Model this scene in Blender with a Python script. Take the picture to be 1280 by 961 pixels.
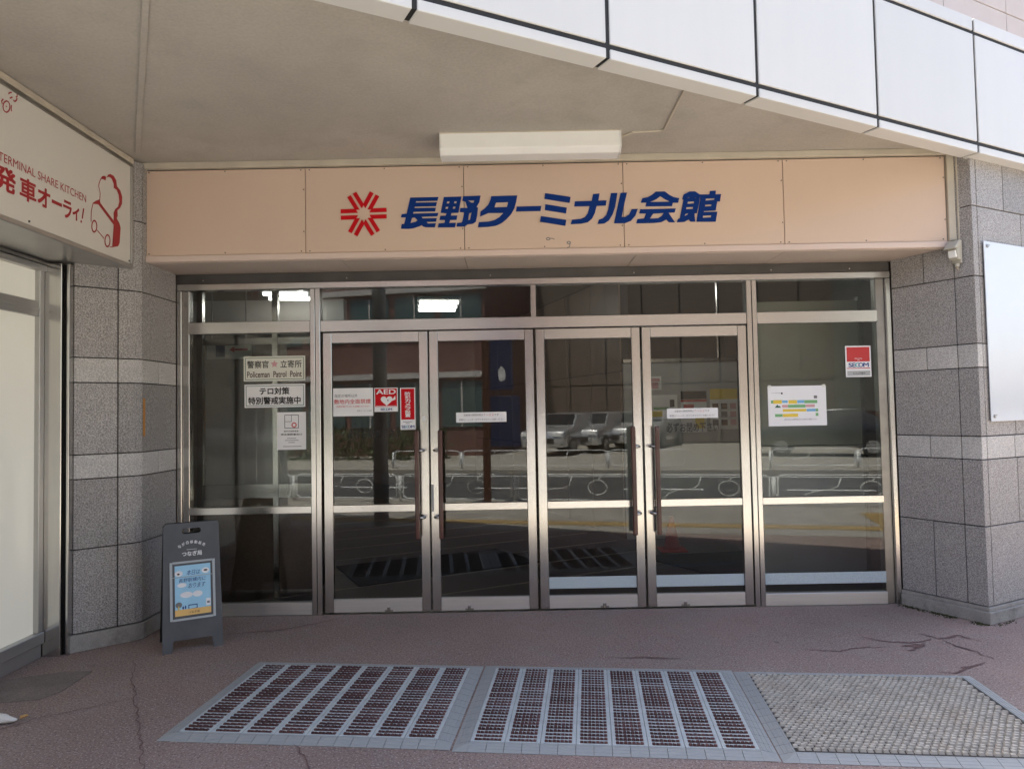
import bpy, bmesh, math, random
from mathutils import Vector, Matrix, noise

random.seed(7)
for o in list(bpy.data.objects):
    bpy.data.objects.remove(o)
SC = bpy.context.scene
COL = SC.collection
R = math.radians

# ------------------------------------------------------------------ camera
cam_d = bpy.data.cameras.new('camera')
cam = bpy.data.objects.new('camera', cam_d)
COL.objects.link(cam)
SC.camera = cam
cam_d.sensor_width = 36.0
cam_d.lens = 36.0 * 900.0 / 1280.0
cam_d.clip_start = 0.05
cam_d.clip_end = 500.0
pitch, roll = R(2.16), R(1.08)
fw = Vector((0, math.cos(pitch), math.sin(pitch)))
rt0 = Vector((1, 0, 0)); up0 = rt0.cross(fw)
rt = rt0 * math.cos(roll) - up0 * math.sin(roll)
up = up0 * math.cos(roll) + rt0 * math.sin(roll)
cm = Matrix((rt, up, -fw)).transposed().to_4x4()
cm.translation = Vector((0, -5.47, 1.5))
cam.matrix_world = cm

# ------------------------------------------------------------------ sky, sun, exposure
ANG = R(27.5)                                   # direction of the building front and canopy edge
E1 = Vector((math.cos(ANG), math.sin(ANG), 0))  # along the canopy edge
N1 = Vector((math.sin(ANG), -math.cos(ANG), 0)) # outwards, to the street
SUN_EL = R(70)
sun_travel = (N1 * math.cos(SUN_EL) + Vector((0, 0, -math.sin(SUN_EL)))).normalized()
world = bpy.data.worlds.new('World')
SC.world = world
world.use_nodes = True
wn = world.node_tree
sky = wn.nodes.new('ShaderNodeTexSky')
sky.sky_type = 'NISHITA'
sky.sun_disc = False
sky.sun_elevation = SUN_EL
sky.sun_rotation = math.atan2(-sun_travel.x, -sun_travel.y)
sky.dust_density = 3.0
sky.ozone_density = 0.0
sky.air_density = 0.88
bg = wn.nodes['Background']
bg.inputs['Strength'].default_value = 0.15
wn.links.new(sky.outputs[0], bg.inputs['Color'])
sun_d = bpy.data.lights.new('sun', 'SUN')
sun_d.energy = 5.0
sun_d.angle = R(0.5)
sun_d.color = (1.0, 0.97, 0.88)
sun = bpy.data.objects.new('sun', sun_d)
COL.objects.link(sun)
sun.rotation_euler = sun_travel.to_track_quat('-Z', 'Y').to_euler()
sun.location = (0, 0, 20)
vs = SC.view_settings
vs.view_transform = 'Standard'
vs.look = 'None'
vs.exposure = 1.85
vs.gamma = 1.0
vs.use_curve_mapping = False
SC.cycles.use_denoising = True
SC.cycles.max_bounces = 8
SC.cycles.diffuse_bounces = 5
SC.cycles.glossy_bounces = 4
SC.cycles.transparent_max_bounces = 16
SC.cycles.sample_clamp_indirect = 8.0

# ------------------------------------------------------------------ materials
def nodes(name):
    m = bpy.data.materials.new(name)
    m.use_nodes = True
    nt = m.node_tree
    return m, nt, nt.nodes['Principled BSDF'], nt.nodes.new, nt.links.new

def mul(c, k):
    return (min(c[0] * k, 1), min(c[1] * k, 1), min(c[2] * k, 1), 1)

def pbr(name, col, rough=0.5, metal=0.0, var=0.0, vscale=4.0, speck=0.0, sscale=150.0, bump=0.0, bscale=150.0,
        stretch=(1, 1, 1), rnd=0.0, stain=None, stain_amt=0.0, stain_scale=2.0, coat=0.0, rvar=0.0, spec=0.5, emit=None, emit_s=0.0):
    m, nt, b, new, link = nodes(name)
    tc = new('ShaderNodeTexCoord')
    mp = new('ShaderNodeMapping'); mp.inputs['Scale'].default_value = stretch
    link(tc.outputs['Object'], mp.inputs['Vector'])
    vec = mp.outputs[0]
    c_out = None
    def mixc(fac, a, bb, blend='MIX'):
        mx = new('ShaderNodeMix'); mx.data_type = 'RGBA'; mx.blend_type = blend
        if hasattr(fac, 'is_linked') or not isinstance(fac, (int, float)): link(fac, mx.inputs[0])
        else: mx.inputs[0].default_value = fac
        for i, v in ((6, a), (7, bb)):
            if isinstance(v, tuple): mx.inputs[i].default_value = v
            else: link(v, mx.inputs[i])
        return mx.outputs[2]
    def tex(scale, detail=5.0, rough_=0.55):
        n = new('ShaderNodeTexNoise'); n.inputs['Scale'].default_value = scale
        n.inputs['Detail'].default_value = detail; n.inputs['Roughness'].default_value = rough_
        link(vec, n.inputs['Vector'])
        return n.outputs['Fac']
    def ramp(f, a, bb):
        r = new('ShaderNodeMapRange'); r.inputs[1].default_value = a; r.inputs[2].default_value = bb
        link(f, r.inputs[0]); return r.outputs[0]
    c_out = mul(col, 1.0)
    if var > 0:
        c_out = mixc(ramp(tex(vscale), 0.3, 0.7), mul(col, 1 - var), mul(col, 1 + var))
    if speck > 0:
        c_out = mixc(1.0, c_out, mixc(ramp(tex(sscale, 2.0), 0.35, 0.65), (1 - speck,) * 3 + (1,), (1 + speck,) * 3 + (1,)), 'MULTIPLY')
    if stain is not None:
        f = new('ShaderNodeMath'); f.operation = 'MULTIPLY'; f.inputs[1].default_value = stain_amt
        link(ramp(tex(stain_scale, 8.0, 0.65), 0.48, 0.72), f.inputs[0])
        c_out = mixc(f.outputs[0], c_out, mul(stain, 1.0))
    if rnd > 0:
        oi = new('ShaderNodeObjectInfo')
        r = new('ShaderNodeMapRange'); r.inputs[3].default_value = 1 - rnd; r.inputs[4].default_value = 1 + rnd
        link(oi.outputs['Random'], r.inputs[0])
        cb = new('ShaderNodeCombineColor')
        for i in range(3): link(r.outputs[0], cb.inputs[i])
        c_out = mixc(1.0, c_out, cb.outputs[0], 'MULTIPLY')
    if isinstance(c_out, tuple): b.inputs['Base Color'].default_value = c_out
    else: link(c_out, b.inputs['Base Color'])
    b.inputs['Roughness'].default_value = rough
    if rvar > 0:
        r = new('ShaderNodeMapRange'); r.inputs[3].default_value = max(rough - rvar, 0.02); r.inputs[4].default_value = min(rough + rvar, 1)
        link(tex(vscale * 2.3 + 1), r.inputs[0]); link(r.outputs[0], b.inputs['Roughness'])
    b.inputs['Metallic'].default_value = metal
    b.inputs['Specular IOR Level'].default_value = spec
    b.inputs['Coat Weight'].default_value = coat
    b.inputs['Coat Roughness'].default_value = 0.05
    if emit:
        b.inputs['Emission Color'].default_value = mul(emit, 1)
        b.inputs['Emission Strength'].default_value = emit_s
    if bump > 0:
        bp = new('ShaderNodeBump'); bp.inputs['Strength'].default_value = 1.0; bp.inputs['Distance'].default_value = bump
        link(tex(bscale, 4.0), bp.inputs['Height']); link(bp.outputs[0], b.inputs['Normal'])
    return m

def glass_mat(name, tint, ior=1.5, rough=0.0):
    m, nt, b, new, link = nodes(name)
    nt.nodes.remove(b)
    out = nt.nodes['Material Output']
    fr = new('ShaderNodeFresnel'); fr.inputs['IOR'].default_value = ior
    tr = new('ShaderNodeBsdfTransparent'); tr.inputs[0].default_value = tint + (1,)
    gl = new('ShaderNodeBsdfGlossy'); gl.inputs['Roughness'].default_value = rough
    mx = new('ShaderNodeMixShader')
    link(fr.outputs[0], mx.inputs[0]); link(tr.outputs[0], mx.inputs[1]); link(gl.outputs[0], mx.inputs[2])
    link(mx.outputs[0], out.inputs[0])
    return m

MT = {}
MT['steel'] = pbr('brushed_steel', (0.58, 0.57, 0.55), 0.19, 1.0, var=0.03, vscale=6, stretch=(10, 10, 0.5), rvar=0.03)
MT['steel_h'] = pbr('brushed_steel_rails', (0.62, 0.61, 0.59), 0.21, 1.0, var=0.03, vscale=6, stretch=(0.5, 10, 10), rvar=0.03)
MT['steel_kick'] = pbr('satin_steel_rails', (0.74, 0.74, 0.74), 0.42, 1.0, var=0.05, vscale=5, stretch=(0.5, 8, 8), rvar=0.05)
MT['steel_dull'] = pbr('dull_steel', (0.36, 0.35, 0.33), 0.42, 1.0, var=0.18, vscale=5, rvar=0.1)
MT['bronze'] = pbr('shutter_track', (0.10, 0.095, 0.09), 0.45, 0.6, var=0.2, vscale=3)
MT['dark'] = pbr('dark_gap', (0.02, 0.02, 0.02), 0.7)
MT['granite'] = pbr('dark_granite', (0.312, 0.294, 0.280), 0.5, var=0.08, vscale=2.5, speck=0.46, sscale=135, bump=0.0006, bscale=160, rnd=0.10, stain=(0.20, 0.18, 0.165), stain_amt=0.35, stain_scale=1.6)
MT['granite_l'] = pbr('pale_granite', (0.48, 0.462, 0.438), 0.5, var=0.10, vscale=3, speck=0.28, sscale=120, bump=0.0004, bscale=160, rnd=0.07)
MT['concrete'] = pbr('plinth_concrete', (0.33, 0.31, 0.28), 0.8, var=0.25, vscale=6, speck=0.15, sscale=180, bump=0.001, bscale=60, stain=(0.06, 0.055, 0.05), stain_amt=0.75, stain_scale=6)
MT['grout'] = pbr('joint_mortar', (0.035, 0.032, 0.03), 0.9)
MT['white_panel'] = pbr('white_fascia_panel', (0.655, 0.655, 0.635), 0.34, var=0.02, vscale=2.0, rnd=0.025, stretch=(1.6, 1.6, 0.14), stain=(0.53, 0.525, 0.50), stain_amt=0.22, stain_scale=1.3)
MT['soffit'] = pbr('painted_soffit', (0.45, 0.420, 0.375), 0.85, var=0.09, vscale=1.1, speck=0.05, sscale=60, bump=0.002, bscale=14, stain=(0.35, 0.325, 0.285), stain_amt=0.5, stain_scale=3.2)
MT['cream_trim'] = pbr('cream_trim', (0.52, 0.47, 0.38), 0.6, var=0.12, vscale=4)
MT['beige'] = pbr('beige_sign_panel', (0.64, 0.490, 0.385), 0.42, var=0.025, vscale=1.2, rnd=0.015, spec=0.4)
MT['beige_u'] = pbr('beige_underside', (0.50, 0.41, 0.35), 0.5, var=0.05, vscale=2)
MT['pink_lip'] = pbr('pale_pink_lip', (0.66, 0.53, 0.46), 0.45)
MT['blue'] = pbr('sign_blue', (0.002, 0.030, 0.185), 0.6, spec=0.15)
MT['red'] = pbr('sign_red', (0.52, 0.006, 0.012), 0.6, spec=0.15)
MT['red_dark'] = pbr('shop_sign_red', (0.36, 0.012, 0.02), 0.4)
MT['lamp_white'] = pbr('lamp_diffuser', (0.86, 0.86, 0.83), 0.4, var=0.03)
MT['white'] = pbr('white_plastic', (0.78, 0.78, 0.76), 0.35)
MT['paper'] = pbr('paper_white', (0.80, 0.80, 0.80), 0.6, var=0.02, vscale=6)
MT['paper_cream'] = pbr('paper_cream', (0.70, 0.70, 0.62), 0.5, var=0.02)
MT['ink'] = pbr('black_ink', (0.015, 0.014, 0.013), 0.6)
MT['ink_brown'] = pbr('brown_ink', (0.07, 0.03, 0.02), 0.6)
MT['ink_grey'] = pbr('grey_ink', (0.18, 0.18, 0.18), 0.6)
MT['ink_green'] = pbr('green_ink', (0.03, 0.12, 0.07), 0.6)
MT['ink_red'] = pbr('red_ink', (0.55, 0.04, 0.04), 0.6)
MT['ink_blue'] = pbr('logo_blue', (0.01, 0.05, 0.22), 0.5)
MT['ink_teal'] = pbr('logo_teal', (0.02, 0.35, 0.40), 0.5)
MT['print_yellow'] = pbr('print_yellow', (0.75, 0.55, 0.06), 0.6)
MT['print_green'] = pbr('print_green', (0.18, 0.42, 0.18), 0.6)
MT['print_blue'] = pbr('print_blue', (0.16, 0.42, 0.66), 0.6)
MT['print_pink'] = pbr('print_pink', (0.62, 0.34, 0.36), 0.6)
MT['pale_blue'] = pbr('pale_blue_strip', (0.46, 0.54, 0.57), 0.4, speck=0.12, sscale=180)
MT['wood'] = pbr('dark_red_wood', (0.075, 0.022, 0.016), 0.35, var=0.35, vscale=6, stretch=(6, 6, 0.6), coat=0.25)
MT['sleeve'] = pbr('clear_sleeve_edge', (0.40, 0.44, 0.46), 0.15, spec=0.7)
MT['board'] = pbr('slate_board', (0.078, 0.083, 0.091), 0.5, var=0.15, vscale=6, bump=0.0004, bscale=120)
MT['poster_blue'] = pbr('poster_blue', (0.34, 0.62, 0.80), 0.4, var=0.06, vscale=8)
MT['poster_orange'] = pbr('poster_orange', (0.80, 0.50, 0.16), 0.4)
MT['sign_face'] = pbr('white_sign_face', (0.66, 0.64, 0.585), 0.28, var=0.02, vscale=1.5)
MT['alu'] = pbr('grey_aluminium', (0.46, 0.455, 0.44), 0.36, 0.75, var=0.08)
MT['cream_pane'] = pbr('glowing_cream_backed_glass', (0.74, 0.715, 0.62), 0.12, var=0.03, vscale=1.0, stretch=(1, 3, 0.1), spec=0.6, emit=(0.95, 0.9, 0.76), emit_s=0.05)  # faint emission lifts the panes, standing in for light inside the shop
MT['mat_grey'] = pbr('blue_grey_rubber', (0.325, 0.335, 0.325), 0.6, var=0.12, vscale=5, bump=0.0008, bscale=90, stain=(0.20, 0.195, 0.185), stain_amt=0.45, stain_scale=9)
MT['mat_rail'] = pbr('mat_rail', (0.47, 0.505, 0.50), 0.55, var=0.1, vscale=7, stain=(0.26, 0.25, 0.235), stain_amt=0.5, stain_scale=14)
MT['brush'] = pbr('maroon_brush', (0.095, 0.044, 0.040), 0.95, var=0.4, vscale=12, speck=0.6, sscale=320, rnd=0.25)
MT['coir'] = pbr('beige_loop', (0.46, 0.42, 0.355), 0.9, var=0.16, vscale=9, stain=(0.33, 0.25, 0.18), stain_amt=0.5, stain_scale=5)
MT['coir_base'] = pbr('loop_base', (0.055, 0.05, 0.045), 0.9, var=0.2)
MT['moss'] = pbr('moss', (0.05, 0.055, 0.02), 0.95, var=0.5, vscale=14)
MT['litter'] = pbr('tissue', (0.75, 0.73, 0.68), 0.8, var=0.05)
MT['litter_end'] = pbr('tissue_end', (0.45, 0.26, 0.10), 0.8)
MT['crack'] = pbr('crack_fill', (0.145, 0.085, 0.074), 0.95, var=0.3, vscale=20, speck=0.3)
MT['slab'] = pbr('dark_patch_concrete', (0.185, 0.150, 0.128), 0.85, var=0.2, vscale=5, speck=0.25, sscale=160, bump=0.001)
MT['tape'] = pbr('orange_label', (0.50, 0.22, 0.04), 0.5)
MT['sensor'] = pbr('sensor_grey', (0.46, 0.44, 0.37), 0.5)
MT['tube'] = pbr('lit_tube', (0.9, 0.9, 0.9), 0.4, emit=(1.0, 0.97, 0.92), emit_s=5.0)
MT['lobby_floor'] = pbr('lobby_floor', (0.075, 0.060, 0.052), 0.35, var=0.15, vscale=3, speck=0.2, sscale=120)
MT['lobby_strip'] = pbr('floor_strip', (0.34, 0.30, 0.25), 0.4)
MT['lobby_ceil'] = pbr('lobby_ceiling', (0.26, 0.24, 0.21), 0.8, var=0.05)
MT['lobby_stone'] = pbr('brown_stone_panel', (0.21, 0.155, 0.115), 0.4, var=0.12, vscale=2, speck=0.1, sscale=80, rnd=0.08)
MT['lobby_grey'] = pbr('grey_board', (0.42, 0.43, 0.42), 0.6, var=0.04)
MT['lobby_green'] = pbr('grey_green_board', (0.36, 0.375, 0.33), 0.7, var=0.05, speck=0.06)
MT['rug'] = pbr('black_mat', (0.012, 0.012, 0.013), 0.95, bump=0.001)
MT['cone'] = pbr('cone_red', (0.45, 0.03, 0.02), 0.5)
MT['light_tray'] = pbr('light_tray', (0.25, 0.25, 0.24), 0.6)
MT['asphalt'] = pbr('road_asphalt', (0.075, 0.074, 0.073), 0.9, var=0.2, vscale=1.2, speck=0.3, sscale=120, bump=0.002, bscale=120)
MT['sidewalk'] = pbr('sidewalk_paving', (0.35, 0.325, 0.28), 0.85, var=0.15, vscale=1.5, speck=0.15, sscale=60)
MT['kerb'] = pbr('kerb_stone', (0.34, 0.33, 0.31), 0.8, var=0.15, speck=0.15)
MT['tactile'] = pbr('tactile_yellow', (0.44, 0.31, 0.13), 0.7, var=0.12, vscale=5, rnd=0.1)
MT['paint'] = pbr('road_paint', (0.70, 0.70, 0.68), 0.7, var=0.1, vscale=8)
MT['rail_white'] = pbr('rail_white_paint', (0.74, 0.75, 0.74), 0.4)
MT['pole'] = pbr('pole_concrete', (0.48, 0.47, 0.46), 0.8, var=0.1)
MT['navy'] = pbr('navy_board', (0.02, 0.035, 0.10), 0.5)
MT['post_brown'] = pbr('post_brown', (0.10, 0.045, 0.03), 0.5)
MT['bldg_red'] = pbr('maroon_wall', (0.16, 0.075, 0.062), 0.7, var=0.1)
MT['bldg_tan'] = pbr('tan_wall', (0.16, 0.125, 0.10), 0.75, var=0.08)
MT['bldg_grey'] = pbr('grey_wall', (0.24, 0.245, 0.22), 0.75, var=0.08)
MT['bldg_glass'] = pbr('far_window', (0.07, 0.11, 0.11), 0.25, spec=0.5)
MT['bldg_band'] = pbr('pale_band', (0.5, 0.47, 0.44), 0.7)
MT['upper'] = pbr('upper_wall_panel', (0.60, 0.52, 0.47), 0.6, var=0.03, rnd=0.015)
MT['car_silver'] = pbr('car_silver', (0.55, 0.56, 0.57), 0.25, 0.6, coat=0.6)
MT['car_dark'] = pbr('car_black', (0.02, 0.02, 0.022), 0.2, coat=0.8)
MT['car_glass'] = pbr('car_window', (0.02, 0.025, 0.03), 0.05, spec=0.8)
MT['tyre'] = pbr('tyre_rubber', (0.02, 0.02, 0.02), 0.8)
MT['rim'] = pbr('wheel_rim', (0.5, 0.5, 0.5), 0.3, 0.8)
MT['leaf'] = pbr('hedge_leaf', (0.055, 0.085, 0.03), 0.6, var=0.5, vscale=8)
MT['glass'] = glass_mat('window_glass', (0.90, 0.92, 0.90), 1.52)
MT['glass_wired'] = glass_mat('lower_window_glass', (0.84, 0.85, 0.84), 1.52)

def ground_material():
    m, nt, b, new, link = nodes('red_brown_asphalt')
    tc = new('ShaderNodeTexCoord'); vec = tc.outputs['Object']
    def tex(scale, det=4.0, ro=0.55):
        n = new('ShaderNodeTexNoise'); n.inputs['Scale'].default_value = scale; n.inputs['Detail'].default_value = det
        n.inputs['Roughness'].default_value = ro; link(vec, n.inputs['Vector']); return n.outputs['Fac']
    def rng(f, a, bb, c=0.0, d=1.0):
        r = new('ShaderNodeMapRange'); r.inputs[1].default_value = a; r.inputs[2].default_value = bb
        r.inputs[3].default_value = c; r.inputs[4].default_value = d; link(f, r.inputs[0]); return r.outputs[0]
    def mix(f, a, bb, mode='MIX'):
        mx = new('ShaderNodeMix'); mx.data_type = 'RGBA'; mx.blend_type = mode
        if isinstance(f, float): mx.inputs[0].default_value = f
        else: link(f, mx.inputs[0])
        for i, v in ((6, a), (7, bb)):
            if isinstance(v, tuple): mx.inputs[i].default_value = v
            else: link(v, mx.inputs[i])
        return mx.outputs[2]
    c = mix(rng(tex(0.9, 6), 0.35, 0.65), (0.232, 0.168, 0.142, 1), (0.294, 0.208, 0.176, 1))
    c = mix(rng(tex(2.3, 8, 0.7), 0.50, 0.72, 0, 0.55), c, (0.270, 0.235, 0.210, 1))      # worn grey areas
    c = mix(rng(tex(5.5, 9, 0.7), 0.60, 0.74, 0, 0.65), c, (0.140, 0.105, 0.093, 1))      # dark stains
    c = mix(rng(tex(1.7, 7, 0.7), 0.55, 0.72, 0, 0.5), c, (0.260, 0.150, 0.130, 1))      # redder worn areas
    c = mix(rng(tex(105, 2), 0.57, 0.66, 0, 0.75), c, (0.50, 0.44, 0.41, 1))             # pale grit
    c = mix(rng(tex(85, 2), 0.34, 0.43, 0.75, 0.0), c, (0.075, 0.052, 0.046, 1))           # dark pits
    vo = new('ShaderNodeTexVoronoi'); vo.inputs['Scale'].default_value = 7.0; link(vec, vo.inputs['Vector'])
    sp = rng(vo.outputs['Distance'], 0.03, 0.045, 1.0, 0.0)
    c = mix(sp, c, (0.42, 0.38, 0.36, 1))                                                 # a few chips
    v2 = new('ShaderNodeTexVoronoi'); v2.inputs['Scale'].default_value = 2.6; link(vec, v2.inputs['Vector'])
    c = mix(rng(v2.outputs['Distance'], 0.035, 0.055, 0.6, 0.0), c, (0.10, 0.085, 0.078, 1))   # old gum spots
    link(c, b.inputs['Base Color'])
    b.inputs['Roughness'].default_value = 0.82
    bp = new('ShaderNodeBump'); bp.inputs['Distance'].default_value = 0.0035
    h = new('ShaderNodeMath'); h.operation = 'ADD'
    link(tex(140, 3), h.inputs[0]); link(tex(30, 3), h.inputs[1]); link(h.outputs[0], bp.inputs['Height'])
    link(bp.outputs[0], b.inputs['Normal'])
    return m
MT['pavement'] = ground_material()

# ------------------------------------------------------------------ mesh helpers
WL = {}
class MB:
    def __init__(self): self.v = []; self.f = []
    def add(self, vs_, fs_):
        n = len(self.v); self.v += [Vector(p) for p in vs_]; self.f += [tuple(i + n for i in f) for f in fs_]; return self
    def box(self, x0, x1, y0, y1, z0, z1, M=None):
        p = [Vector(q) for q in ((x0, y0, z0), (x1, y0, z0), (x1, y1, z0), (x0, y1, z0), (x0, y0, z1), (x1, y0, z1), (x1, y1, z1), (x0, y1, z1))]
        if M is not None: p = [M @ q for q in p]
        return self.add(p, ((0, 3, 2, 1), (4, 5, 6, 7), (0, 1, 5, 4), (1, 2, 6, 5), (2, 3, 7, 6), (3, 0, 4, 7)))
    def prism(self, pts, z0, z1, M=None):          # counter-clockwise plan polygon
        n = len(pts)
        p = [Vector((x, y, z0)) for x, y in pts] + [Vector((x, y, z1)) for x, y in pts]
        if M is not None: p = [M @ q for q in p]
        return self.add(p, [tuple(range(n - 1, -1, -1)), tuple(range(n, 2 * n))] + [(i, (i + 1) % n, n + (i + 1) % n, n + i) for i in range(n)])
    def tube(self, pts, r, n=8, closed=False):
        pts = [Vector(p) for p in pts]; m = len(pts); base = len(self.v); prev = None
        for i, p in enumerate(pts):
            a = pts[(i - 1) % m] if (closed or i > 0) else p
            b = pts[(i + 1) % m] if (closed or i < m - 1) else p
            t = (b - a).normalized()
            if prev is None:
                ref = Vector((0, 0, 1)) if abs(t.z) < 0.9 else Vector((1, 0, 0))
                prev = t.cross(ref).normalized()
            s = (prev - t * prev.dot(t)).normalized(); prev = s
            w = t.cross(s); rr = r[i] if isinstance(r, (list, tuple)) else r
            for k in range(n):
                an = 2 * math.pi * k / n
                self.v.append(p + (s * math.cos(an) + w * math.sin(an)) * rr)
        for i in range(m if closed else m - 1):
            j = (i + 1) % m
            for k in range(n):
                l = (k + 1) % n
                self.f.append((base + i * n + k, base + i * n + l, base + j * n + l, base + j * n + k))
        if not closed:
            self.f.append(tuple(base + k for k in range(n - 1, -1, -1)))
            self.f.append(tuple(base + (m - 1) * n + k for k in range(n)))
        return self
    def mesh(self, name, mat, origin=(0, 0, 0), bevel=0.0, smooth=False, seg=1):
        o = Vector(origin)
        me = bpy.data.meshes.new(name)
        me.from_pydata([p - o for p in self.v], [], self.f)
        bm = bmesh.new(); bm.from_mesh(me)
        bmesh.ops.recalc_face_normals(bm, faces=bm.faces)
        if bevel > 0:
            bmesh.ops.bevel(bm, geom=list(bm.edges), offset=bevel, segments=seg, affect='EDGES', profile=0.5, clamp_overlap=True)
        bm.to_mesh(me); bm.free()
        if mat is not None: me.materials.append(MT[mat] if isinstance(mat, str) else mat)
        if smooth:
            for p in me.polygons: p.use_smooth = True
        return me
    def build(self, name, mat, parent=None, origin=(0, 0, 0), bevel=0.0, smooth=False, seg=1):
        return obj(name, self.mesh(name, mat, origin, bevel, smooth, seg), parent, origin)

def obj(name, me, parent=None, loc=(0, 0, 0)):
    o = bpy.data.objects.new(name, me); COL.objects.link(o)
    WL[o] = Vector(loc)
    if parent is not None:
        o.parent = parent; o.location = Vector(loc) - WL[parent]
    else:
        o.location = loc
    return o

def tag(o, label=None, cat=None, group=None, kind=None):
    if label: o['label'] = label
    if cat: o['category'] = cat
    if group: o['group'] = group
    if kind: o['kind'] = kind
    return o

def thing(name, label, cat, loc=(0, 0, 0), group=None):
    o = bpy.data.objects.new(name, None); COL.objects.link(o); o.location = loc; o.empty_display_size = 0.1
    WL[o] = Vector(loc)
    return tag(o, label, cat, group)

def box(name, mat, parent, x0, x1, y0, y1, z0, z1, bevel=0.0, M=None, seg=1):
    c = Vector(((x0 + x1) / 2, (y0 + y1) / 2, z0))
    if M is not None: c = M @ c
    return MB().box(x0, x1, y0, y1, z0, z1, M).build(name, mat, parent, c, bevel, seg=seg)

def copy_tree(o, parent=None):
    c = o.copy(); COL.objects.link(c); c.parent = parent
    for ch in o.children: copy_tree(ch, c)
    return c

TXT = {}
def text_geo(body, bold=0.0, shear=0.0, spacing=1.0):
    key = (body, bold, shear, spacing)
    if key in TXT: return TXT[key]
    c = bpy.data.curves.new('lettering', 'FONT'); c.body = body; c.offset = bold; c.shear = shear; c.space_character = spacing
    c.resolution_u = 3; c.fill_mode = 'FRONT'
    o = bpy.data.objects.new('lettering', c); COL.objects.link(o)
    dg = bpy.context.evaluated_depsgraph_get()
    me = bpy.data.meshes.new_from_object(o.evaluated_get(dg))
    v = [p.co.copy() for p in me.vertices]; f = [tuple(p.vertices) for p in me.polygons]
    bpy.data.objects.remove(o); bpy.data.curves.remove(c); bpy.data.meshes.remove(me)
    x0 = min(p.x for p in v); x1 = max(p.x for p in v); y0 = min(p.y for p in v); y1 = max(p.y for p in v)
    v = [((p.x - x0) / (x1 - x0), (p.y - y0) / (y1 - y0)) for p in v]
    TXT[key] = (v, f, (x1 - x0), (y1 - y0))
    return TXT[key]

def put_text(name, body, mat, parent, o, r, u, w, h, bold=0.0, lift=0.0012, spacing=1.0, skew=0.0):
    v, f, tw, th_ = text_geo(body, 0.0, 0.0, spacing)
    o, r, u = Vector(o), Vector(r), Vector(u); n = r.cross(u)
    mb = MB(); b_ = bold * 0.9
    shifts = [(0, 0)] if bold < 0.008 else [(-1, -1), (1, -1), (-1, 1), (1, 1), (0, 0)]
    for k, (sx_, sy_) in enumerate(shifts):          # heavier strokes: the outline laid over itself, slightly offset
        ox, oy = sx_ * b_ / tw * w, sy_ * b_ / th_ * h
        mb.add([o + r * (x * w + y * h * skew + ox) + u * (y * h + oy) + n * (lift + 0.00006 * k) for x, y in v], f)
    me = bpy.data.meshes.new(name)
    c = o + r * (w / 2) + u * (h / 2)
    me.from_pydata([p - c for p in mb.v], [], mb.f)
    me.materials.append(MT[mat])
    return obj(name, me, parent, c)

def flat_shape(name, loops, mat, parent, mapf, depth=0.0, res=1):
    """Filled outlines (inner loops are holes) mapped to the world by mapf(x, y, d)."""
    c = bpy.data.curves.new('outline', 'CURVE'); c.dimensions = '2D'; c.fill_mode = 'BOTH'; c.extrude = depth / 2
    for lp in loops:
        s = c.splines.new('POLY'); s.points.add(len(lp) - 1); s.use_cyclic_u = True
        for q, (x, y) in zip(s.points, lp): q.co = (x, y, 0, 1)
    o = bpy.data.objects.new('outline', c); COL.objects.link(o)
    dg = bpy.context.evaluated_depsgraph_get()
    me = bpy.data.meshes.new_from_object(o.evaluated_get(dg))
    pts = [Vector(mapf(p.co.x, p.co.y, p.co.z + depth / 2)) for p in me.vertices]
    fs = [tuple(p.vertices) for p in me.polygons]
    bpy.data.objects.remove(o); bpy.data.curves.remove(c); bpy.data.meshes.remove(me)
    ct = sum(pts, Vector()) / len(pts)
    mb = MB().add(pts, fs)
    return mb.build(name, mat, parent, ct)

def ribbon2d(pts, w):
    """Outline of a polyline of width w (2D, open)."""
    L, Rr = [], []
    for i, p in enumerate(pts):
        a = pts[max(i - 1, 0)]; b = pts[min(i + 1, len(pts) - 1)]
        dx, dy = b[0] - a[0], b[1] - a[1]; d = math.hypot(dx, dy) or 1
        L.append((p[0] - dy / d * w / 2, p[1] + dx / d * w / 2)); Rr.append((p[0] + dy / d * w / 2, p[1] - dx / d * w / 2))
    return L + Rr[::-1]
X3, Y3, Z3 = Vector((1, 0, 0)), Vector((0, 1, 0)), Vector((0, 0, 1))

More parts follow.
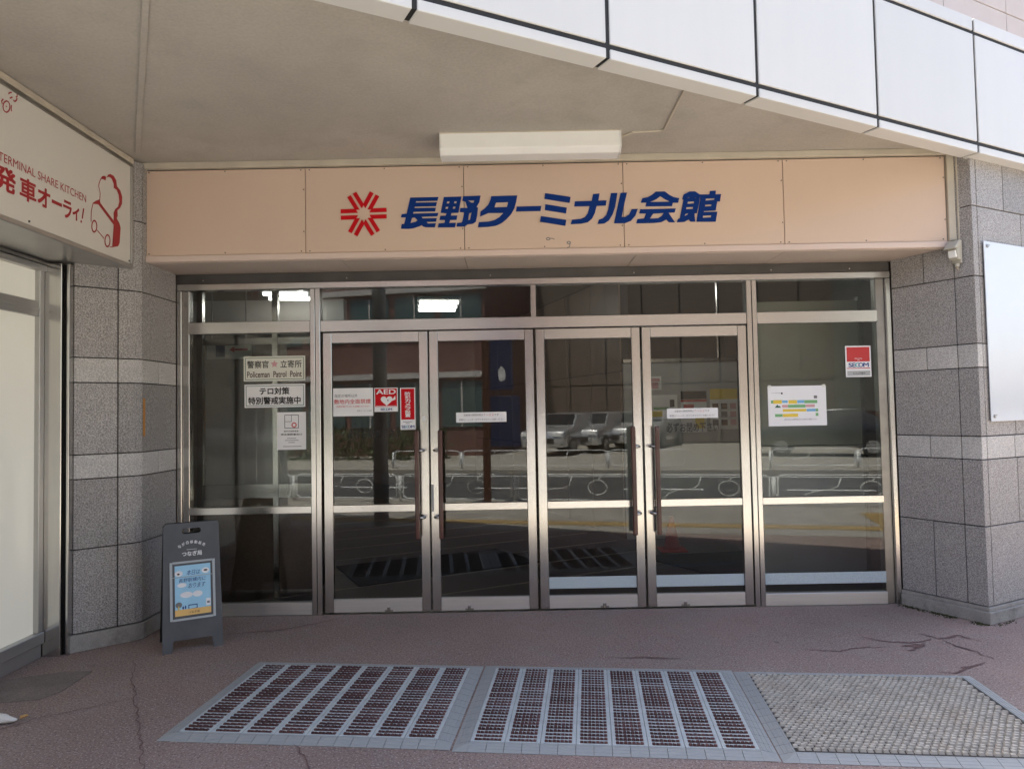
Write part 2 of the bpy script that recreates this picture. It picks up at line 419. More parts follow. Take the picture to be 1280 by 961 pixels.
GLYPHS = {
 'cho': [[(-0.696,3.026),(-0.496,3.027),(-0.503,3.001),(-0.655,3.000),(-0.657,2.990),(-0.507,2.989),(-0.515,2.962),(-0.664,2.962),(-0.666,2.951),(-0.516,2.950),(-0.521,2.925),(-0.674,2.925),(-0.678,2.911),(-0.498,2.913),(-0.506,2.890),(-0.617,2.888),(-0.610,2.876),(-0.510,2.876),(-0.516,2.852),(-0.583,2.851),(-0.571,2.839),(-0.517,2.840),(-0.525,2.811),(-0.590,2.813),(-0.609,2.819),(-0.617,2.829),(-0.638,2.820),(-0.677,2.808),(-0.711,2.804),(-0.764,2.806),(-0.759,2.838),(-0.741,2.840),(-0.729,2.886),(-0.763,2.887),(-0.758,2.909),(-0.722,2.912)], [(-0.685,2.882),(-0.667,2.885),(-0.645,2.863),(-0.662,2.852),(-0.697,2.845)]],
 'no': [[(-0.458,3.026),(-0.333,3.027),(-0.356,2.912),(-0.406,2.911),(-0.410,2.892),(-0.364,2.892),(-0.370,2.862),(-0.416,2.861),(-0.422,2.840),(-0.376,2.841),(-0.382,2.809),(-0.504,2.810),(-0.498,2.838),(-0.456,2.841),(-0.452,2.862),(-0.491,2.864),(-0.485,2.892),(-0.445,2.893),(-0.440,2.910),(-0.482,2.914)], [(-0.434,2.995),(-0.417,2.995),(-0.421,2.979),(-0.438,2.979)], [(-0.383,2.995),(-0.366,2.995),(-0.370,2.979),(-0.387,2.980)], [(-0.444,2.957),(-0.427,2.957),(-0.431,2.941),(-0.448,2.941)], [(-0.392,2.957),(-0.375,2.957),(-0.380,2.941),(-0.396,2.941)], [(-0.321,3.028),(-0.197,3.031),(-0.207,2.985),(-0.228,2.951),(-0.217,2.945),(-0.224,2.889),(-0.234,2.845),(-0.259,2.831),(-0.293,2.829),(-0.313,2.813),(-0.371,2.813),(-0.367,2.839),(-0.334,2.842),(-0.327,2.857),(-0.316,2.908),(-0.317,2.915),(-0.347,2.917),(-0.342,2.945),(-0.292,2.945),(-0.305,2.989),(-0.327,2.998)], [(-0.288,2.999),(-0.242,2.998),(-0.248,2.981),(-0.264,2.982)], [(-0.280,2.907),(-0.263,2.913),(-0.275,2.860),(-0.288,2.857)]],
 'ta': [[(-0.122,3.025),(0.063,3.027),(0.054,2.982),(0.041,2.938),(0.016,2.894),(-0.019,2.858),(-0.053,2.832),(-0.092,2.815),(-0.146,2.808),(-0.220,2.806),(-0.212,2.842),(-0.145,2.844),(-0.101,2.855),(-0.067,2.874),(-0.037,2.905),(-0.144,2.906),(-0.203,2.883),(-0.200,2.916),(-0.168,2.940),(-0.143,2.966),(-0.128,3.000)], [(-0.089,2.980),(-0.003,2.981),(-0.012,2.946),(-0.101,2.945)]],
 'bar': [[(0.057,2.948),(0.232,2.949),(0.225,2.914),(0.051,2.913)]],
 'mi': [[(0.261,3.040),(0.440,3.009),(0.432,2.968),(0.254,2.999)], [(0.260,2.961),(0.412,2.933),(0.405,2.893),(0.255,2.920)], [(0.227,2.877),(0.406,2.846),(0.398,2.805),(0.220,2.837)]],
 'na': [[(0.599,3.027),(0.645,3.030),(0.636,2.980),(0.694,2.980),(0.688,2.944),(0.623,2.943),(0.609,2.892),(0.589,2.853),(0.557,2.827),(0.513,2.818),(0.436,2.816),(0.445,2.846),(0.509,2.852),(0.538,2.864),(0.558,2.888),(0.573,2.942),(0.464,2.941),(0.470,2.977),(0.589,2.979)]],
 'ru': [[(0.726,3.032),(0.772,3.032),(0.754,2.933),(0.735,2.880),(0.707,2.836),(0.673,2.816),(0.628,2.814),(0.635,2.843),(0.664,2.852),(0.689,2.876),(0.704,2.915)], [(0.795,3.032),(0.840,3.033),(0.814,2.932),(0.799,2.860),(0.827,2.861),(0.852,2.878),(0.870,2.914),(0.914,2.915),(0.895,2.867),(0.863,2.831),(0.819,2.815),(0.743,2.816)]],
 'kai': [[(1.044,3.036),(1.108,3.036),(1.139,3.011),(1.171,2.994),(1.209,2.986),(1.200,2.954),(1.163,2.956),(1.156,2.931),(0.968,2.932),(0.976,2.960),(0.936,2.959),(0.948,2.991),(0.985,2.997),(1.015,3.013)], [(1.000,2.962),(1.048,2.983),(1.075,3.004),(1.107,2.982),(1.143,2.962)], [(0.931,2.911),(1.182,2.913),(1.174,2.885),(1.130,2.884),(1.146,2.858),(1.174,2.815),(1.131,2.816),(1.114,2.837),(1.081,2.819),(1.028,2.813),(0.900,2.813),(0.909,2.843),(0.955,2.845),(0.971,2.881),(0.923,2.883)], [(1.022,2.880),(1.096,2.883),(1.082,2.862),(1.055,2.846),(0.997,2.844)]],
 'kan': [[(1.240,3.011),(1.283,3.032),(1.323,3.032),(1.355,3.009),(1.353,2.966),(1.331,2.878),(1.313,2.875),(1.317,2.817),(1.285,2.818),(1.272,2.834),(1.240,2.816),(1.187,2.815),(1.196,2.838),(1.209,2.843),(1.239,2.976),(1.230,2.979)], [(1.263,2.984),(1.279,2.994),(1.282,2.985)], [(1.314,2.991),(1.335,2.985),(1.324,2.983)], [(1.268,2.960),(1.314,2.961),(1.311,2.946),(1.266,2.944)], [(1.258,2.921),(1.305,2.922),(1.302,2.907),(1.256,2.906)], [(1.248,2.872),(1.269,2.878),(1.265,2.869),(1.244,2.857)], [(1.356,3.009),(1.423,3.009),(1.428,3.033),(1.470,3.035),(1.466,3.008),(1.506,3.009),(1.496,2.958),(1.477,2.959),(1.464,2.894),(1.381,2.891),(1.380,2.884),(1.476,2.884),(1.462,2.814),(1.326,2.816),(1.352,2.950),(1.358,2.969)], [(1.398,2.980),(1.459,2.981),(1.454,2.969),(1.394,2.965)], [(1.392,2.936),(1.437,2.938),(1.434,2.925),(1.389,2.923)], [(1.374,2.858),(1.433,2.860),(1.429,2.844),(1.371,2.843)]],
}
HAT_FILL = [ [(-0.853,3.067),(-0.835,3.091),(-0.812,3.103),(-0.771,3.104),(-0.740,3.084),(-0.731,3.047),(-0.691,3.032),(-0.667,2.996),(-0.669,2.947),(-0.691,2.914),(-0.725,2.887),(-0.722,2.851),(-0.734,2.831),(-0.703,2.809),(-0.685,2.780),(-0.697,2.676),(-0.715,2.649),(-0.787,2.625),(-0.769,2.779),(-0.787,2.787),(-0.947,2.863),(-0.997,2.852),(-1.002,2.857),(-0.975,2.877),(-0.931,2.900),(-0.925,2.879),(-0.769,2.805),(-0.770,2.858),(-0.752,2.887),(-0.716,2.914),(-0.701,2.952),(-0.710,2.996),(-0.734,3.022),(-0.770,3.024),(-0.770,3.051),(-0.794,3.077),(-0.824,3.080)] , [(-0.921,3.035),(-0.906,3.056),(-0.881,3.068),(-0.858,3.068),(-0.867,3.041),(-0.887,3.043)] ]
HAT_LINES = [ [(-0.918,3.039),(-0.937,3.004),(-0.943,2.983),(-0.926,2.943),(-0.931,2.897)] , [(-1.002,2.857),(-1.015,2.822),(-1.023,2.794),(-1.025,2.731)] , [(-0.958,2.694),(-0.882,2.662)] , [(-0.816,2.621),(-0.781,2.629)] ]
HAT_RINGS = [ [(-0.962,2.719),(-0.964,2.707),(-0.967,2.696),(-0.974,2.686),(-0.982,2.679),(-0.990,2.675),(-0.999,2.674),(-1.007,2.677),(-1.013,2.684),(-1.017,2.693),(-1.018,2.704),(-1.017,2.716),(-1.013,2.727),(-1.007,2.737),(-0.999,2.744),(-0.991,2.748),(-0.982,2.748),(-0.974,2.745),(-0.968,2.739),(-0.964,2.730),(-0.962,2.719)] , [(-0.813,2.662),(-0.814,2.650),(-0.818,2.638),(-0.825,2.627),(-0.833,2.620),(-0.843,2.616),(-0.852,2.616),(-0.860,2.619),(-0.867,2.626),(-0.871,2.636),(-0.873,2.648),(-0.871,2.660),(-0.867,2.672),(-0.860,2.682),(-0.852,2.690),(-0.843,2.694),(-0.834,2.694),(-0.825,2.691),(-0.818,2.684),(-0.814,2.674),(-0.813,2.662)] ]
BELL_LINES = [ [(-1.754,3.146),(-1.756,3.134),(-1.761,3.122),(-1.770,3.112),(-1.779,3.105),(-1.789,3.104),(-1.797,3.106),(-1.803,3.114),(-1.805,3.124),(-1.803,3.136),(-1.798,3.148),(-1.789,3.158),(-1.780,3.165),(-1.770,3.166),(-1.762,3.164),(-1.756,3.156),(-1.754,3.146)] , [(-1.804,3.165),(-1.816,3.147),(-1.810,3.136)] , [(-1.742,3.159),(-1.745,3.138),(-1.741,3.126)] , [(-1.766,3.209),(-1.755,3.220),(-1.741,3.227)] , [(-1.739,3.242),(-1.728,3.251),(-1.717,3.251)] , [(-1.719,3.246),(-1.701,3.240),(-1.699,3.225),(-1.709,3.217)] , [(-1.755,3.190),(-1.736,3.205)] , [(-1.729,3.191),(-1.717,3.189),(-1.704,3.202),(-1.701,3.215)] , [(-1.784,3.136),(-1.779,3.133)] ]
#emblem ['(-1.027 -0.430 2.917)', '(-1.188 -0.430 2.916)', '(-0.866 -0.430 2.918)', '(-1.083 -0.430 3.072)', '(-0.971 -0.430 2.760)']

# ------------------------------------------------------------------ ground, street
SA = R(13.5)                                    # direction of the street
T1 = Vector((math.cos(SA), math.sin(SA), 0)); T2 = Vector((math.sin(SA), -math.cos(SA), 0))
SM = Matrix((( T1.x, T2.x, 0, 0), (T1.y, T2.y, 0, 0), (0, 0, 1, 0), (0, 0, 0, 1)))   # (along, out, up) -> world
def sp(a, o, z=0.0): return SM @ Vector((a, o, z))

g = box('ground', 'asphalt', None, -150, 150, -150, 150, -0.6, -0.15); tag(g, kind='structure')
pv = MB()
pv.prism([tuple(sp(a, o).xy) for a, o in ((-60, 6.6), (60, 6.6), (60, -30), (-60, -30))], -0.149, 0.0)
pave = pv.build('pavement', 'pavement'); tag(pave, kind='structure')
sw = MB().prism([tuple(sp(a, o).xy) for a, o in ((-60, 6.45), (60, 6.45), (60, 3.55), (-60, 3.55))], 0.0005, 0.005)
side = sw.build('sidewalk', 'sidewalk'); tag(side, kind='structure')
for i in range(-14, 15):
    MB().box(i * 1.0 + 0.004, i * 1.0 + 0.996, 6.452, 6.6, -0.145, 0.006, SM).build('kerb_stone', 'kerb', side, sp(i, 6.5), 0.006)
tb = MB().box(0, 0.295, 0, 0.295, 0, 0.006)
for k in range(4): tb.box(0.03 + k * 0.07, 0.055 + k * 0.07, 0.02, 0.275, 0.006, 0.012)
tmesh = tb.mesh('tactile_tile', 'tactile')
for i in range(-24, 34):
    o = obj('tactile_tile', tmesh, side, sp(i * 0.3, 4.30, 0.005)); o.rotation_euler = (0, 0, SA)
for i in range(12, 18):
    for j in range(4):
        o = obj('tactile_tile', tmesh, side, sp(i * 0.3, 4.60 + j * 0.3, 0.005)); o.rotation_euler = (0, 0, SA)
far = MB().prism([tuple(sp(a, o).xy) for a, o in ((-60, 60), (60, 60), (60, 13.0), (-60, 13.0))], -0.149, -0.02)
farp = far.build('far_pavement', 'sidewalk'); tag(farp, kind='structure')
for i in range(-8, 9):
    MB().box(i * 3.2, i * 3.2 + 1.6, 9.7, 9.85, -0.1498, -0.144, SM).build('lane_dash', 'paint', g, sp(i * 3.2, 9.8, -0.148))
for off in (7.15, 12.5):
    MB().box(-40, 40, off, off + 0.14, -0.1498, -0.144, SM).build('edge_line', 'paint', g, sp(0, off, -0.148))

# cracks and patches in the pavement
CZ = [0.0022]
def crack(pts, w, name='crack'):
    CZ[0] += 0.0003; zc_ = CZ[0]
    rp = []
    for i in range(len(pts) - 1):
        a, b = Vector(pts[i]), Vector(pts[i + 1]); n = max(2, int((b - a).length / 0.03))
        for k in range(n):
            p = a.lerp(b, k / n); d = (b - a).normalized(); s = Vector((-d.y, d.x))
            rp.append(p + s * random.uniform(-0.012, 0.012))
    rp.append(Vector(pts[-1]))
    mb = MB(); vv = []
    for i, p in enumerate(rp):
        a = rp[max(i - 1, 0)]; b = rp[min(i + 1, len(rp) - 1)]; d = (b - a).normalized(); s = Vector((-d.y, d.x))
        t = i / (len(rp) - 1); ww = w * (0.25 + 0.75 * math.sin(math.pi * min(max(t, 0.04), 0.96))) * random.uniform(0.5, 1.3)
        vv += [(p.x + s.x * ww / 2, p.y + s.y * ww / 2, zc_), (p.x - s.x * ww / 2, p.y - s.y * ww / 2, zc_)]
    mb.add(vv, [(2 * i, 2 * i + 1, 2 * i + 3, 2 * i + 2) for i in range(len(rp) - 1)])
    c = Vector((rp[0].x, rp[0].y, 0))
    return mb.build(name, 'crack', pave, c)
crack([(1.787, -0.966), (1.968, -1.009), (2.087, -0.951), (2.297, -0.948)], 0.014)
crack([(2.233, -0.746), (2.323, -0.838), (2.438, -0.875), (2.568, -0.868), (2.651, -0.807)], 0.02)
crack([(2.39, -0.95), (2.46, -0.94), (2.55, -0.90)], 0.04)
crack([(2.38, -1.03), (2.45, -0.98), (2.54, -0.92)], 0.03)
crack([(2.636, -0.692), (2.688, -0.825), (2.857, -0.758), (2.918, -0.863)], 0.022)
crack([(2.353, -1.392), (2.438, -1.412), (2.556, -1.312), (2.703, -1.251)], 0.028)
crack([(2.688, -0.825), (2.723, -0.949), (2.770, -1.068), (2.787, -1.201)], 0.014)
crack([(-2.40, -0.90), (-2.348, -1.004), (-2.146, -1.396), (-1.896, -1.824), (-1.702, -2.169), (-1.45, -2.62)], 0.006)
crack([(-3.3, -2.30), (-2.524, -1.906), (-2.387, -1.755), (-2.071, -1.546)], 0.008)
crack([(-1.033, -2.119), (-0.955, -2.236), (-0.80, -2.5)], 0.008)
crack([(0.55, -1.06), (0.75, -1.055), (0.98, -1.09)], 0.014)
crack([(-2.0, -0.45), (-1.6, -0.35), (-1.3, -0.10)], 0.012)
ps = MB().prism([(-3.0, -1.62), (-2.576, -1.537), (-2.526, -1.43), (-2.535, -1.12), (-2.69, -1.11), (-3.0, -1.25)], 0.0004, 0.004)
ps.build('patch', 'slab', pave, (-2.75, -1.35, 0))

# ------------------------------------------------------------------ stone piers
LV = [0.115, 0.655, 1.11, 1.27, 1.745, 1.91, 2.38, 2.87, 3.29]
def face_tile(parent, p, d, n, s0, s1, z0, z1, mat, th=0.022, g=0.0035):
    a = p + d * (s0 + g); b = p + d * (s1 - g)
    pts = [a, b, b - n * th, a - n * th]
    MB().add([(q.x, q.y, z0 + g) for q in pts] + [(q.x, q.y, z1 - g) for q in pts],
             ((0, 1, 2, 3), (4, 5, 6, 7), (0, 1, 5, 4), (1, 2, 6, 5), (2, 3, 7, 6), (3, 0, 4, 7))).build('stone_tile', mat, parent, ((a + b) / 2) + Z3 * z0, 0.0018)
def bent_tile(parent, path, nrm, z0, z1, mat, th=0.022, g=0.0035):
    """path: outer plan points; nrm: inward offsets."""
    n = len(path)
    pts = [Vector(p) for p in path] + [Vector(p) + Vector(q) * th for p, q in zip(path[::-1], nrm[::-1])]
    MB().prism([(p.x, p.y) for p in pts], z0 + g, z1 - g).build('stone_tile', mat, parent, (path[0][0], path[0][1], z0), 0.0018)
def tmat(i): return 'granite_l' if i in (2, 4) else 'granite'

pl = thing('stone_pier', 'speckled brown stone pier beside the chalkboard, under the red and white shop sign', 'pier', (-2.7, -0.5, 0))
A0, A1 = Vector((-2.868, -0.766, 0)), Vector((-2.594, -0.526, 0)); dA = (A1 - A0).normalized(); nA = Vector((dA.y, -dA.x, 0))
lenA = (A1 - A0).length
B0, B1 = Vector((-2.565, -0.478, 0)), Vector((-2.552, 0.0, 0)); dB = (B1 - B0).normalized(); nB = Vector((dB.y, -dB.x, 0)); lenB = (B1 - B0).length
for i in range(len(LV) - 1):
    z0, z1 = LV[i], LV[i + 1]; m = tmat(i)
    face_tile(pl, A0, dA, nA, 0, 0.262, z0, z1, m)
    a = A0 + dA * 0.2655
    bent_tile(pl, [(a.x, a.y), (A1.x, A1.y), (B0.x, B0.y - 0.0035)], [(-nA.x, -nA.y), (-0.85, 0.52), (-1, 0.1)], z0, z1, m)
    if i in (2, 4):
        face_tile(pl, B0, dB, nB, 0, 0.22, z0, z1, m); face_tile(pl, B0, dB, nB, 0.22, lenB - 0.003, z0, z1, m)
    else:
        face_tile(pl, B0, dB, nB, 0, lenB - 0.003, z0, z1, m)
MB().prism([(-2.86, -0.737), (-2.612, -0.520), (-2.583, -0.474), (-2.570, 0.0), (-2.9, 0.0)], 0.0, 3.29).build('core', 'grout', pl, (-2.7, -0.4, 0))
MB().prism([(-2.885, -0.800), (-2.582, -0.538), (-2.548, -0.487), (-2.540, 0.0), (-2.62, 0.0), (-2.65, -0.45), (-2.9, -0.68)], 0.0, 0.110).build('plinth', 'concrete', pl, (-2.7, -0.5, 0), 0.004)

pr = thing('stone_pier', 'speckled grey stone pier at the right end of the entrance, with white board', 'pier', (3.2, -0.3, 0))
C0, C1 = Vector((2.905, 0.0, 0)), Vector((3.207, -0.529, 0)); dC = (C1 - C0).normalized(); nC = Vector((dC.y, -dC.x, 0)); lenC = (C1 - C0).length
for i in range(len(LV) - 1):
    z0, z1 = LV[i], LV[i + 1]; m = tmat(i)
    js = [0.003, 0.255, 0.473] if i in (0, 2, 4, 6) else [0.003, 0.473]
    for a, b in zip(js[:-1], js[1:]): face_tile(pr, C0, dC, nC, a, b, z0, z1, m)
    a = C0 + dC * 0.4765; c0 = 0.062; b = C1 + E1 * (c0 - 0.0035)
    bent_tile(pr, [(a.x, a.y), (C1.x, C1.y), (b.x, b.y)], [(-nC.x, -nC.y), (-0.2, 0.98), (-N1.x, -N1.y)], z0, z1, m)
    js = {0: [c0, 0.62, 1.2], 1: [c0, 0.42, 0.98, 1.5], 2: [c0, 0.40, 0.75, 1.1, 1.45], 3: [c0, 0.42, 0.98, 1.5], 4: [c0, 0.40, 0.75, 1.1, 1.45], 5: [c0, 0.62, 1.2],
          6: [c0, 0.60, 1.15], 7: [c0, 0.39, 0.95, 1.5]}[i]
    for a, b in zip(js[:-1], js[1:]): face_tile(pr, C1, E1, N1, a, b, z0, z1, m)
QR = C1 + E1 * 1.6
ci = C1 - nC * 0.014 - N1 * 0.014
def xy(v): return (v.x, v.y)
MB().prism([xy(C0 - nC * 0.018), xy(C1 - nC * 0.016 - N1 * 0.016), xy(QR - N1 * 0.018), xy(QR - N1 * 0.5), (3.4, 0.4), (2.95, 0.05)], 0.0, 3.29).build('core', 'grout', pr, (3.2, -0.2, 0))
MB().prism([xy(C0 + nC * 0.02 - dC * 0.0), xy(C1 + nC * 0.022 + N1 * 0.022 - E1 * 0.0), xy(QR + N1 * 0.022), xy(QR - N1 * 0.05), xy(C1 - nC * 0.05 - N1 * 0.05), xy(C0 - nC * 0.02)], 0.0, 0.085).build('plinth', 'concrete', pr, (3.2, -0.3, 0), 0.005)
MB().prism([xy(C0 + nC * 0.008), xy(C1 + nC * 0.009 + N1 * 0.009), xy(QR + N1 * 0.009), xy(QR - N1 * 0.05), xy(C1 - nC * 0.05 - N1 * 0.05), xy(C0 - nC * 0.02)], 0.0855, 0.112).build('plinth_cap', 'concrete', pr, (3.2, -0.3, 0.09), 0.003)

wb = thing('wall_board', 'large glossy white board screwed to the right stone pier', 'board', tuple(C1 + E1 * 0.6 + Z3 * 1.37))
def outer(s, d, z): return C1 + E1 * s + N1 * d + Z3 * z
MO = Matrix(((E1.x, N1.x, 0, C1.x), (E1.y, N1.y, 0, C1.y), (0, 0, 1, 0), (0, 0, 0, 1)))
m_wb = pbr('glossy_white_board', (0.66, 0.69, 0.72), 0.05, var=0.01, spec=0.6, coat=0.3)
MB().box(0.095, 1.15, 0.012, 0.018, 1.37, 2.625, MO).build('panel', m_wb, wb, outer(0.6, 0.015, 1.37), 0.001)
for s, z in ((0.13, 2.59), (0.13, 1.405), (1.1, 2.59), (1.1, 1.405)):
    MB().tube([outer(s, 0.018, z), outer(s, 0.026, z)], 0.011, 8).build('screw', 'steel_dull', wb, outer(s, 0.02, z))
    MB().box(s - 0.004, s + 0.03, 0.018, 0.022, z + 0.006, z + 0.012, MO).build('clip', 'steel_dull', wb, outer(s, 0.02, z))

# ------------------------------------------------------------------ canopy
F0 = Vector((3.208, -0.629, 0))
MF = Matrix(((E1.x, N1.x, 0, F0.x), (E1.y, N1.y, 0, F0.y), (0, 0, 1, 0), (0, 0, 0, 1)))   # (along, out, up)
def fp(s, o, z=0.0): return MF @ Vector((s, o, z))
can = thing('canopy', 'white panelled canopy edge with painted ceiling over the entrance', 'canopy', tuple(fp(-3, -1, 3.2)))
sj = [-8.0, -7.02, -6.03, -5.04, -4.045, -3.055, -2.06, -1.045, 0.0, 1.01, 2.02]
gp = 0.0125
for a, b in zip(sj[:-1], sj[1:]):
    MB().box(a + gp, b - gp, -0.118, 0.0, 3.200, 3.250, MF).build('edge_panel', 'white_panel', can, fp((a + b) / 2, 0, 3.2), 0.003)
    MB().box(a + gp, b - gp, -0.025, 0.0, 3.277, 4.020, MF).build('fascia_panel', 'white_panel', can, fp((a + b) / 2, 0, 3.28), 0.003)
    MB().box(a + gp, b - gp, -0.20, 0.0, 4.046, 4.137, MF).build('coping_panel', 'white_panel', can, fp((a + b) / 2, 0, 4.05), 0.003)
MB().box(-8, 2.02, -0.11, -0.009, 3.208, 4.12, MF).build('backing', 'dark', can, fp(-3, -0.05, 3.2))
l0 = fp(-8.0, -0.112); l1 = fp(2.0, -0.112)
so = MB().prism([xy(l0), xy(fp(1.6, -0.112)), xy(fp(1.6, -0.6)), (3.05, 0.1), (-3.6, 0.1), (-6.5, 0.1)], 3.302, 3.34)
so.build('ceiling', 'soffit', can, (0, -1, 3.3))
MB().prism([xy(fp(-8, -0.112)), xy(fp(2.0, -0.112)), xy(fp(2.0, -1.4)), xy(fp(-8, -6))], 4.0, 4.08).build('roof_deck', 'concrete', can, (0, -1, 4.05))
b0, b1 = Vector((-2.50, -0.67, 0)), Vector((-1.24, -3.0, 0)); bd = (b1 - b0).normalized(); bn = Vector((-bd.y, bd.x, 0))
MB().prism([xy(b0 + bn * 0.015), xy(b0 - bn * 0.015), xy(b1 - bn * 0.015), xy(b1 + bn * 0.015)], 3.294, 3.3015).build('batten', 'soffit', can, b0 + Z3 * 3.29, 0.002)
MB().box(-2.58, 3.10, -0.455, -0.415, 3.258, 3.3015).build('cornice_strip', 'cream_trim', can, (0, -0.43, 3.26), 0.003)

# upper storey behind the canopy edge
ub = thing('upper_storey', 'pale pinkish panelled upper wall rising behind the white canopy edge', 'building', tuple(fp(0, -1.3, 4.1)))
MB().box(-14, 8, -7.0, -1.04, 4.085, 6.5, MF).build('wall', 'grout', ub, fp(-3, -3, 4.09))
for i in range(-14, 8):
    for z0, z1 in ((4.085, 5.25), (5.25, 6.5)):
        MB().box(i + 0.36 + 0.004, i + 1.36 - 0.004, -1.04, -1.0, z0 + 0.004, z1 - 0.004, MF).build('wall_panel', 'upper', ub, fp(i + 0.86, -1.0, z0), 0.003)

# ------------------------------------------------------------------ name sign over the doors
ns = thing('name_sign', 'wide beige panel sign with red emblem and blue Japanese lettering above the doors', 'sign', (0.2, -0.42, 2.6))
pj = [-2.578, -1.440, -0.316, 0.814, 1.948, 3.098]
for a, b in zip(pj[:-1], pj[1:]):
    pnl = MB().box(a + 0.0022, b - 0.0022, -0.42, -0.40, 2.646, 3.252).build('sign_panel', 'beige', ns, ((a + b) / 2, -0.41, 2.65), 0.0015)
    for xx in (a + 0.03, (a + b) / 2, b - 0.03):
        for zz in (2.66, 3.24):
            MB().tube([(xx, -0.4195, zz), (xx, -0.4225, zz)], 0.005, 6).build('screw', 'bronze', pnl, (xx, -0.42, zz))
    for zz in (2.80, 3.10):
        MB().tube([(b - 0.012, -0.4195, zz), (b - 0.012, -0.4225, zz)], 0.005, 6).build('screw', 'bronze', pnl, (b, -0.42, zz))
MB().box(-2.578, 3.10, -0.398, -0.36, 2.61, 3.25).build('backing', 'ink_brown', ns, (0.2, -0.38, 2.61))
MB().box(-2.578, 3.118, -0.432, -0.40, 2.600, 2.6435).build('bottom_lip', 'pink_lip', ns, (0.2, -0.42, 2.6), 0.003)
uj = [-2.56, -1.20, -0.32, 0.90, 1.95, 2.98]
for i, (a, b) in enumerate(zip(uj[:-1], uj[1:])):
    xr = b
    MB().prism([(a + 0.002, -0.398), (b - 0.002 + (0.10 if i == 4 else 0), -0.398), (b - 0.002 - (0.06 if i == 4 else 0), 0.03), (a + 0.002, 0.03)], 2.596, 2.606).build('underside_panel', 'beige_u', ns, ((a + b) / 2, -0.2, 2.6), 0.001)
MB().box(3.102, 3.152, -0.44, -0.40, 2.646, 3.30).build('end_trim', 'cream_trim', ns, (3.12, -0.42, 2.65), 0.003)
MB().box(3.158, 3.176, -0.455, -0.435, 2.62, 3.30).build('conduit', 'cream_trim', ns, (3.165, -0.44, 2.62), 0.004)
for k, lp in GLYPHS.items():
    flat_shape('letter', lp, 'blue', ns, lambda x, y, d: (x, -0.4203 - d, y), 0.006)
ec = Vector((-1.027, 0, 2.917))
for k in range(6):
    an = R(60 * k + 0.8)
    for sgn in (-1, 1):
        pts = []
        for rr, oo in ((0.040 if sgn > 0 else 0.040, 0.0085), (0.162, 0.0085), (0.162, 0.0375), (0.058, 0.0375)):
            x, y = rr, oo * sgn
            pts.append((ec.x + x * math.cos(an) - y * math.sin(an), ec.z + x * math.sin(an) + y * math.cos(an)))
        flat_shape('emblem_bar', [pts], 'red', ns, lambda x, y, d, e=0.0002 * (k * 2 + (sgn > 0)): (x, -0.4203 - d - e, y), 0.004)
for x, z, an in ((0.275, 2.715, 0.2), (0.42, 2.685, -0.7)):
    pts = [(x + 0.016 * math.cos(t), z + 0.012 * math.sin(t)) for t in [i * math.pi / 5 for i in range(10)]]
    tail = ribbon2d([(x + 0.012 * math.cos(an), z + 0.012 * math.sin(an)), (x + 0.03 * math.cos(an) - (0.02 if an < 0 else 0), z - 0.005 + 0.04 * math.sin(an)), (x + (0.045 if an > 0 else -0.012), z - (0.004 if an > 0 else 0.035))], 0.006)
    hole = [(x + 0.008 * math.cos(t), z + 0.005 * math.sin(t)) for t in [i * math.pi / 5 for i in range(10)]]
    flat_shape('old_glue_mark', [pts, hole], 'ink_grey', ns, lambda x, y, d: (x, -0.4205 - d, y), 0.0005)
    flat_shape('old_glue_mark', [tail], 'ink_grey', ns, lambda x, y, d: (x, -0.4206 - d, y), 0.0005)

# ------------------------------------------------------------------ glazed screen
ef = thing('entrance_screen', 'stainless steel frame with fixed side and top windows around the four doors', 'window', (0.2, 0, 0))
MB().box(-2.552, 2.905, 0.012, 0.10, 2.518, 2.594).build('shutter_track', 'bronze', ef, (0.2, 0.05, 2.52), 0.002)
for x in (-2.35, -1.25, -0.15, 0.95, 2.0, 2.6):
    MB().tube([(x, 0.014, 2.545), (x, 0.007, 2.545)], 0.006, 8).build('bolt', 'steel', ef, (x, 0.01, 2.545))
MB().box(-2.548, 2.90, -0.006, 0.08, 2.468, 2.516).build('head', 'steel_h', ef, (0.2, 0, 2.47), 0.003)
MB().box(-2.548, -2.515, 0.0, 0.08, 0.0, 2.467).build('jamb', 'steel', ef, (-2.53, 0, 0), 0.003)
MB().box(-2.514, -2.462, 0.018, 0.09, 0.0, 2.467).build('jamb_return', 'steel', ef, (-2.49, 0.02, 0), 0.003)
MB().box(2.868, 2.902, 0.0, 0.08, 0.0, 2.467).build('jamb', 'steel', ef, (2.885, 0, 0), 0.003)
MB().box(2.80, 2.867, 0.03, 0.10, 0.0, 2.467).build('jamb_return', 'steel_dull', ef, (2.83, 0.03, 0), 0.003)
for a, b in ((-1.532, -1.496), (-1.492, -1.456), (1.800, 1.838), (1.842, 1.878)):
    MB().box(a, b, -0.004 if a < 1.0 else -0.005, 0.085, 0.0, 2.467).build('mullion', 'steel', ef, ((a + b) / 2, 0, 0), 0.003)
MB().box(-1.455, 1.799, 0.002, 0.08, 2.134, 2.222).build('transom_bar', 'steel_h', ef, (0.2, 0.03, 2.14), 0.003)
MB().box(0.155, 0.195, 0.004, 0.075, 2.223, 2.467).build('transom_post', 'steel', ef, (0.175, 0.03, 2.23), 0.002)
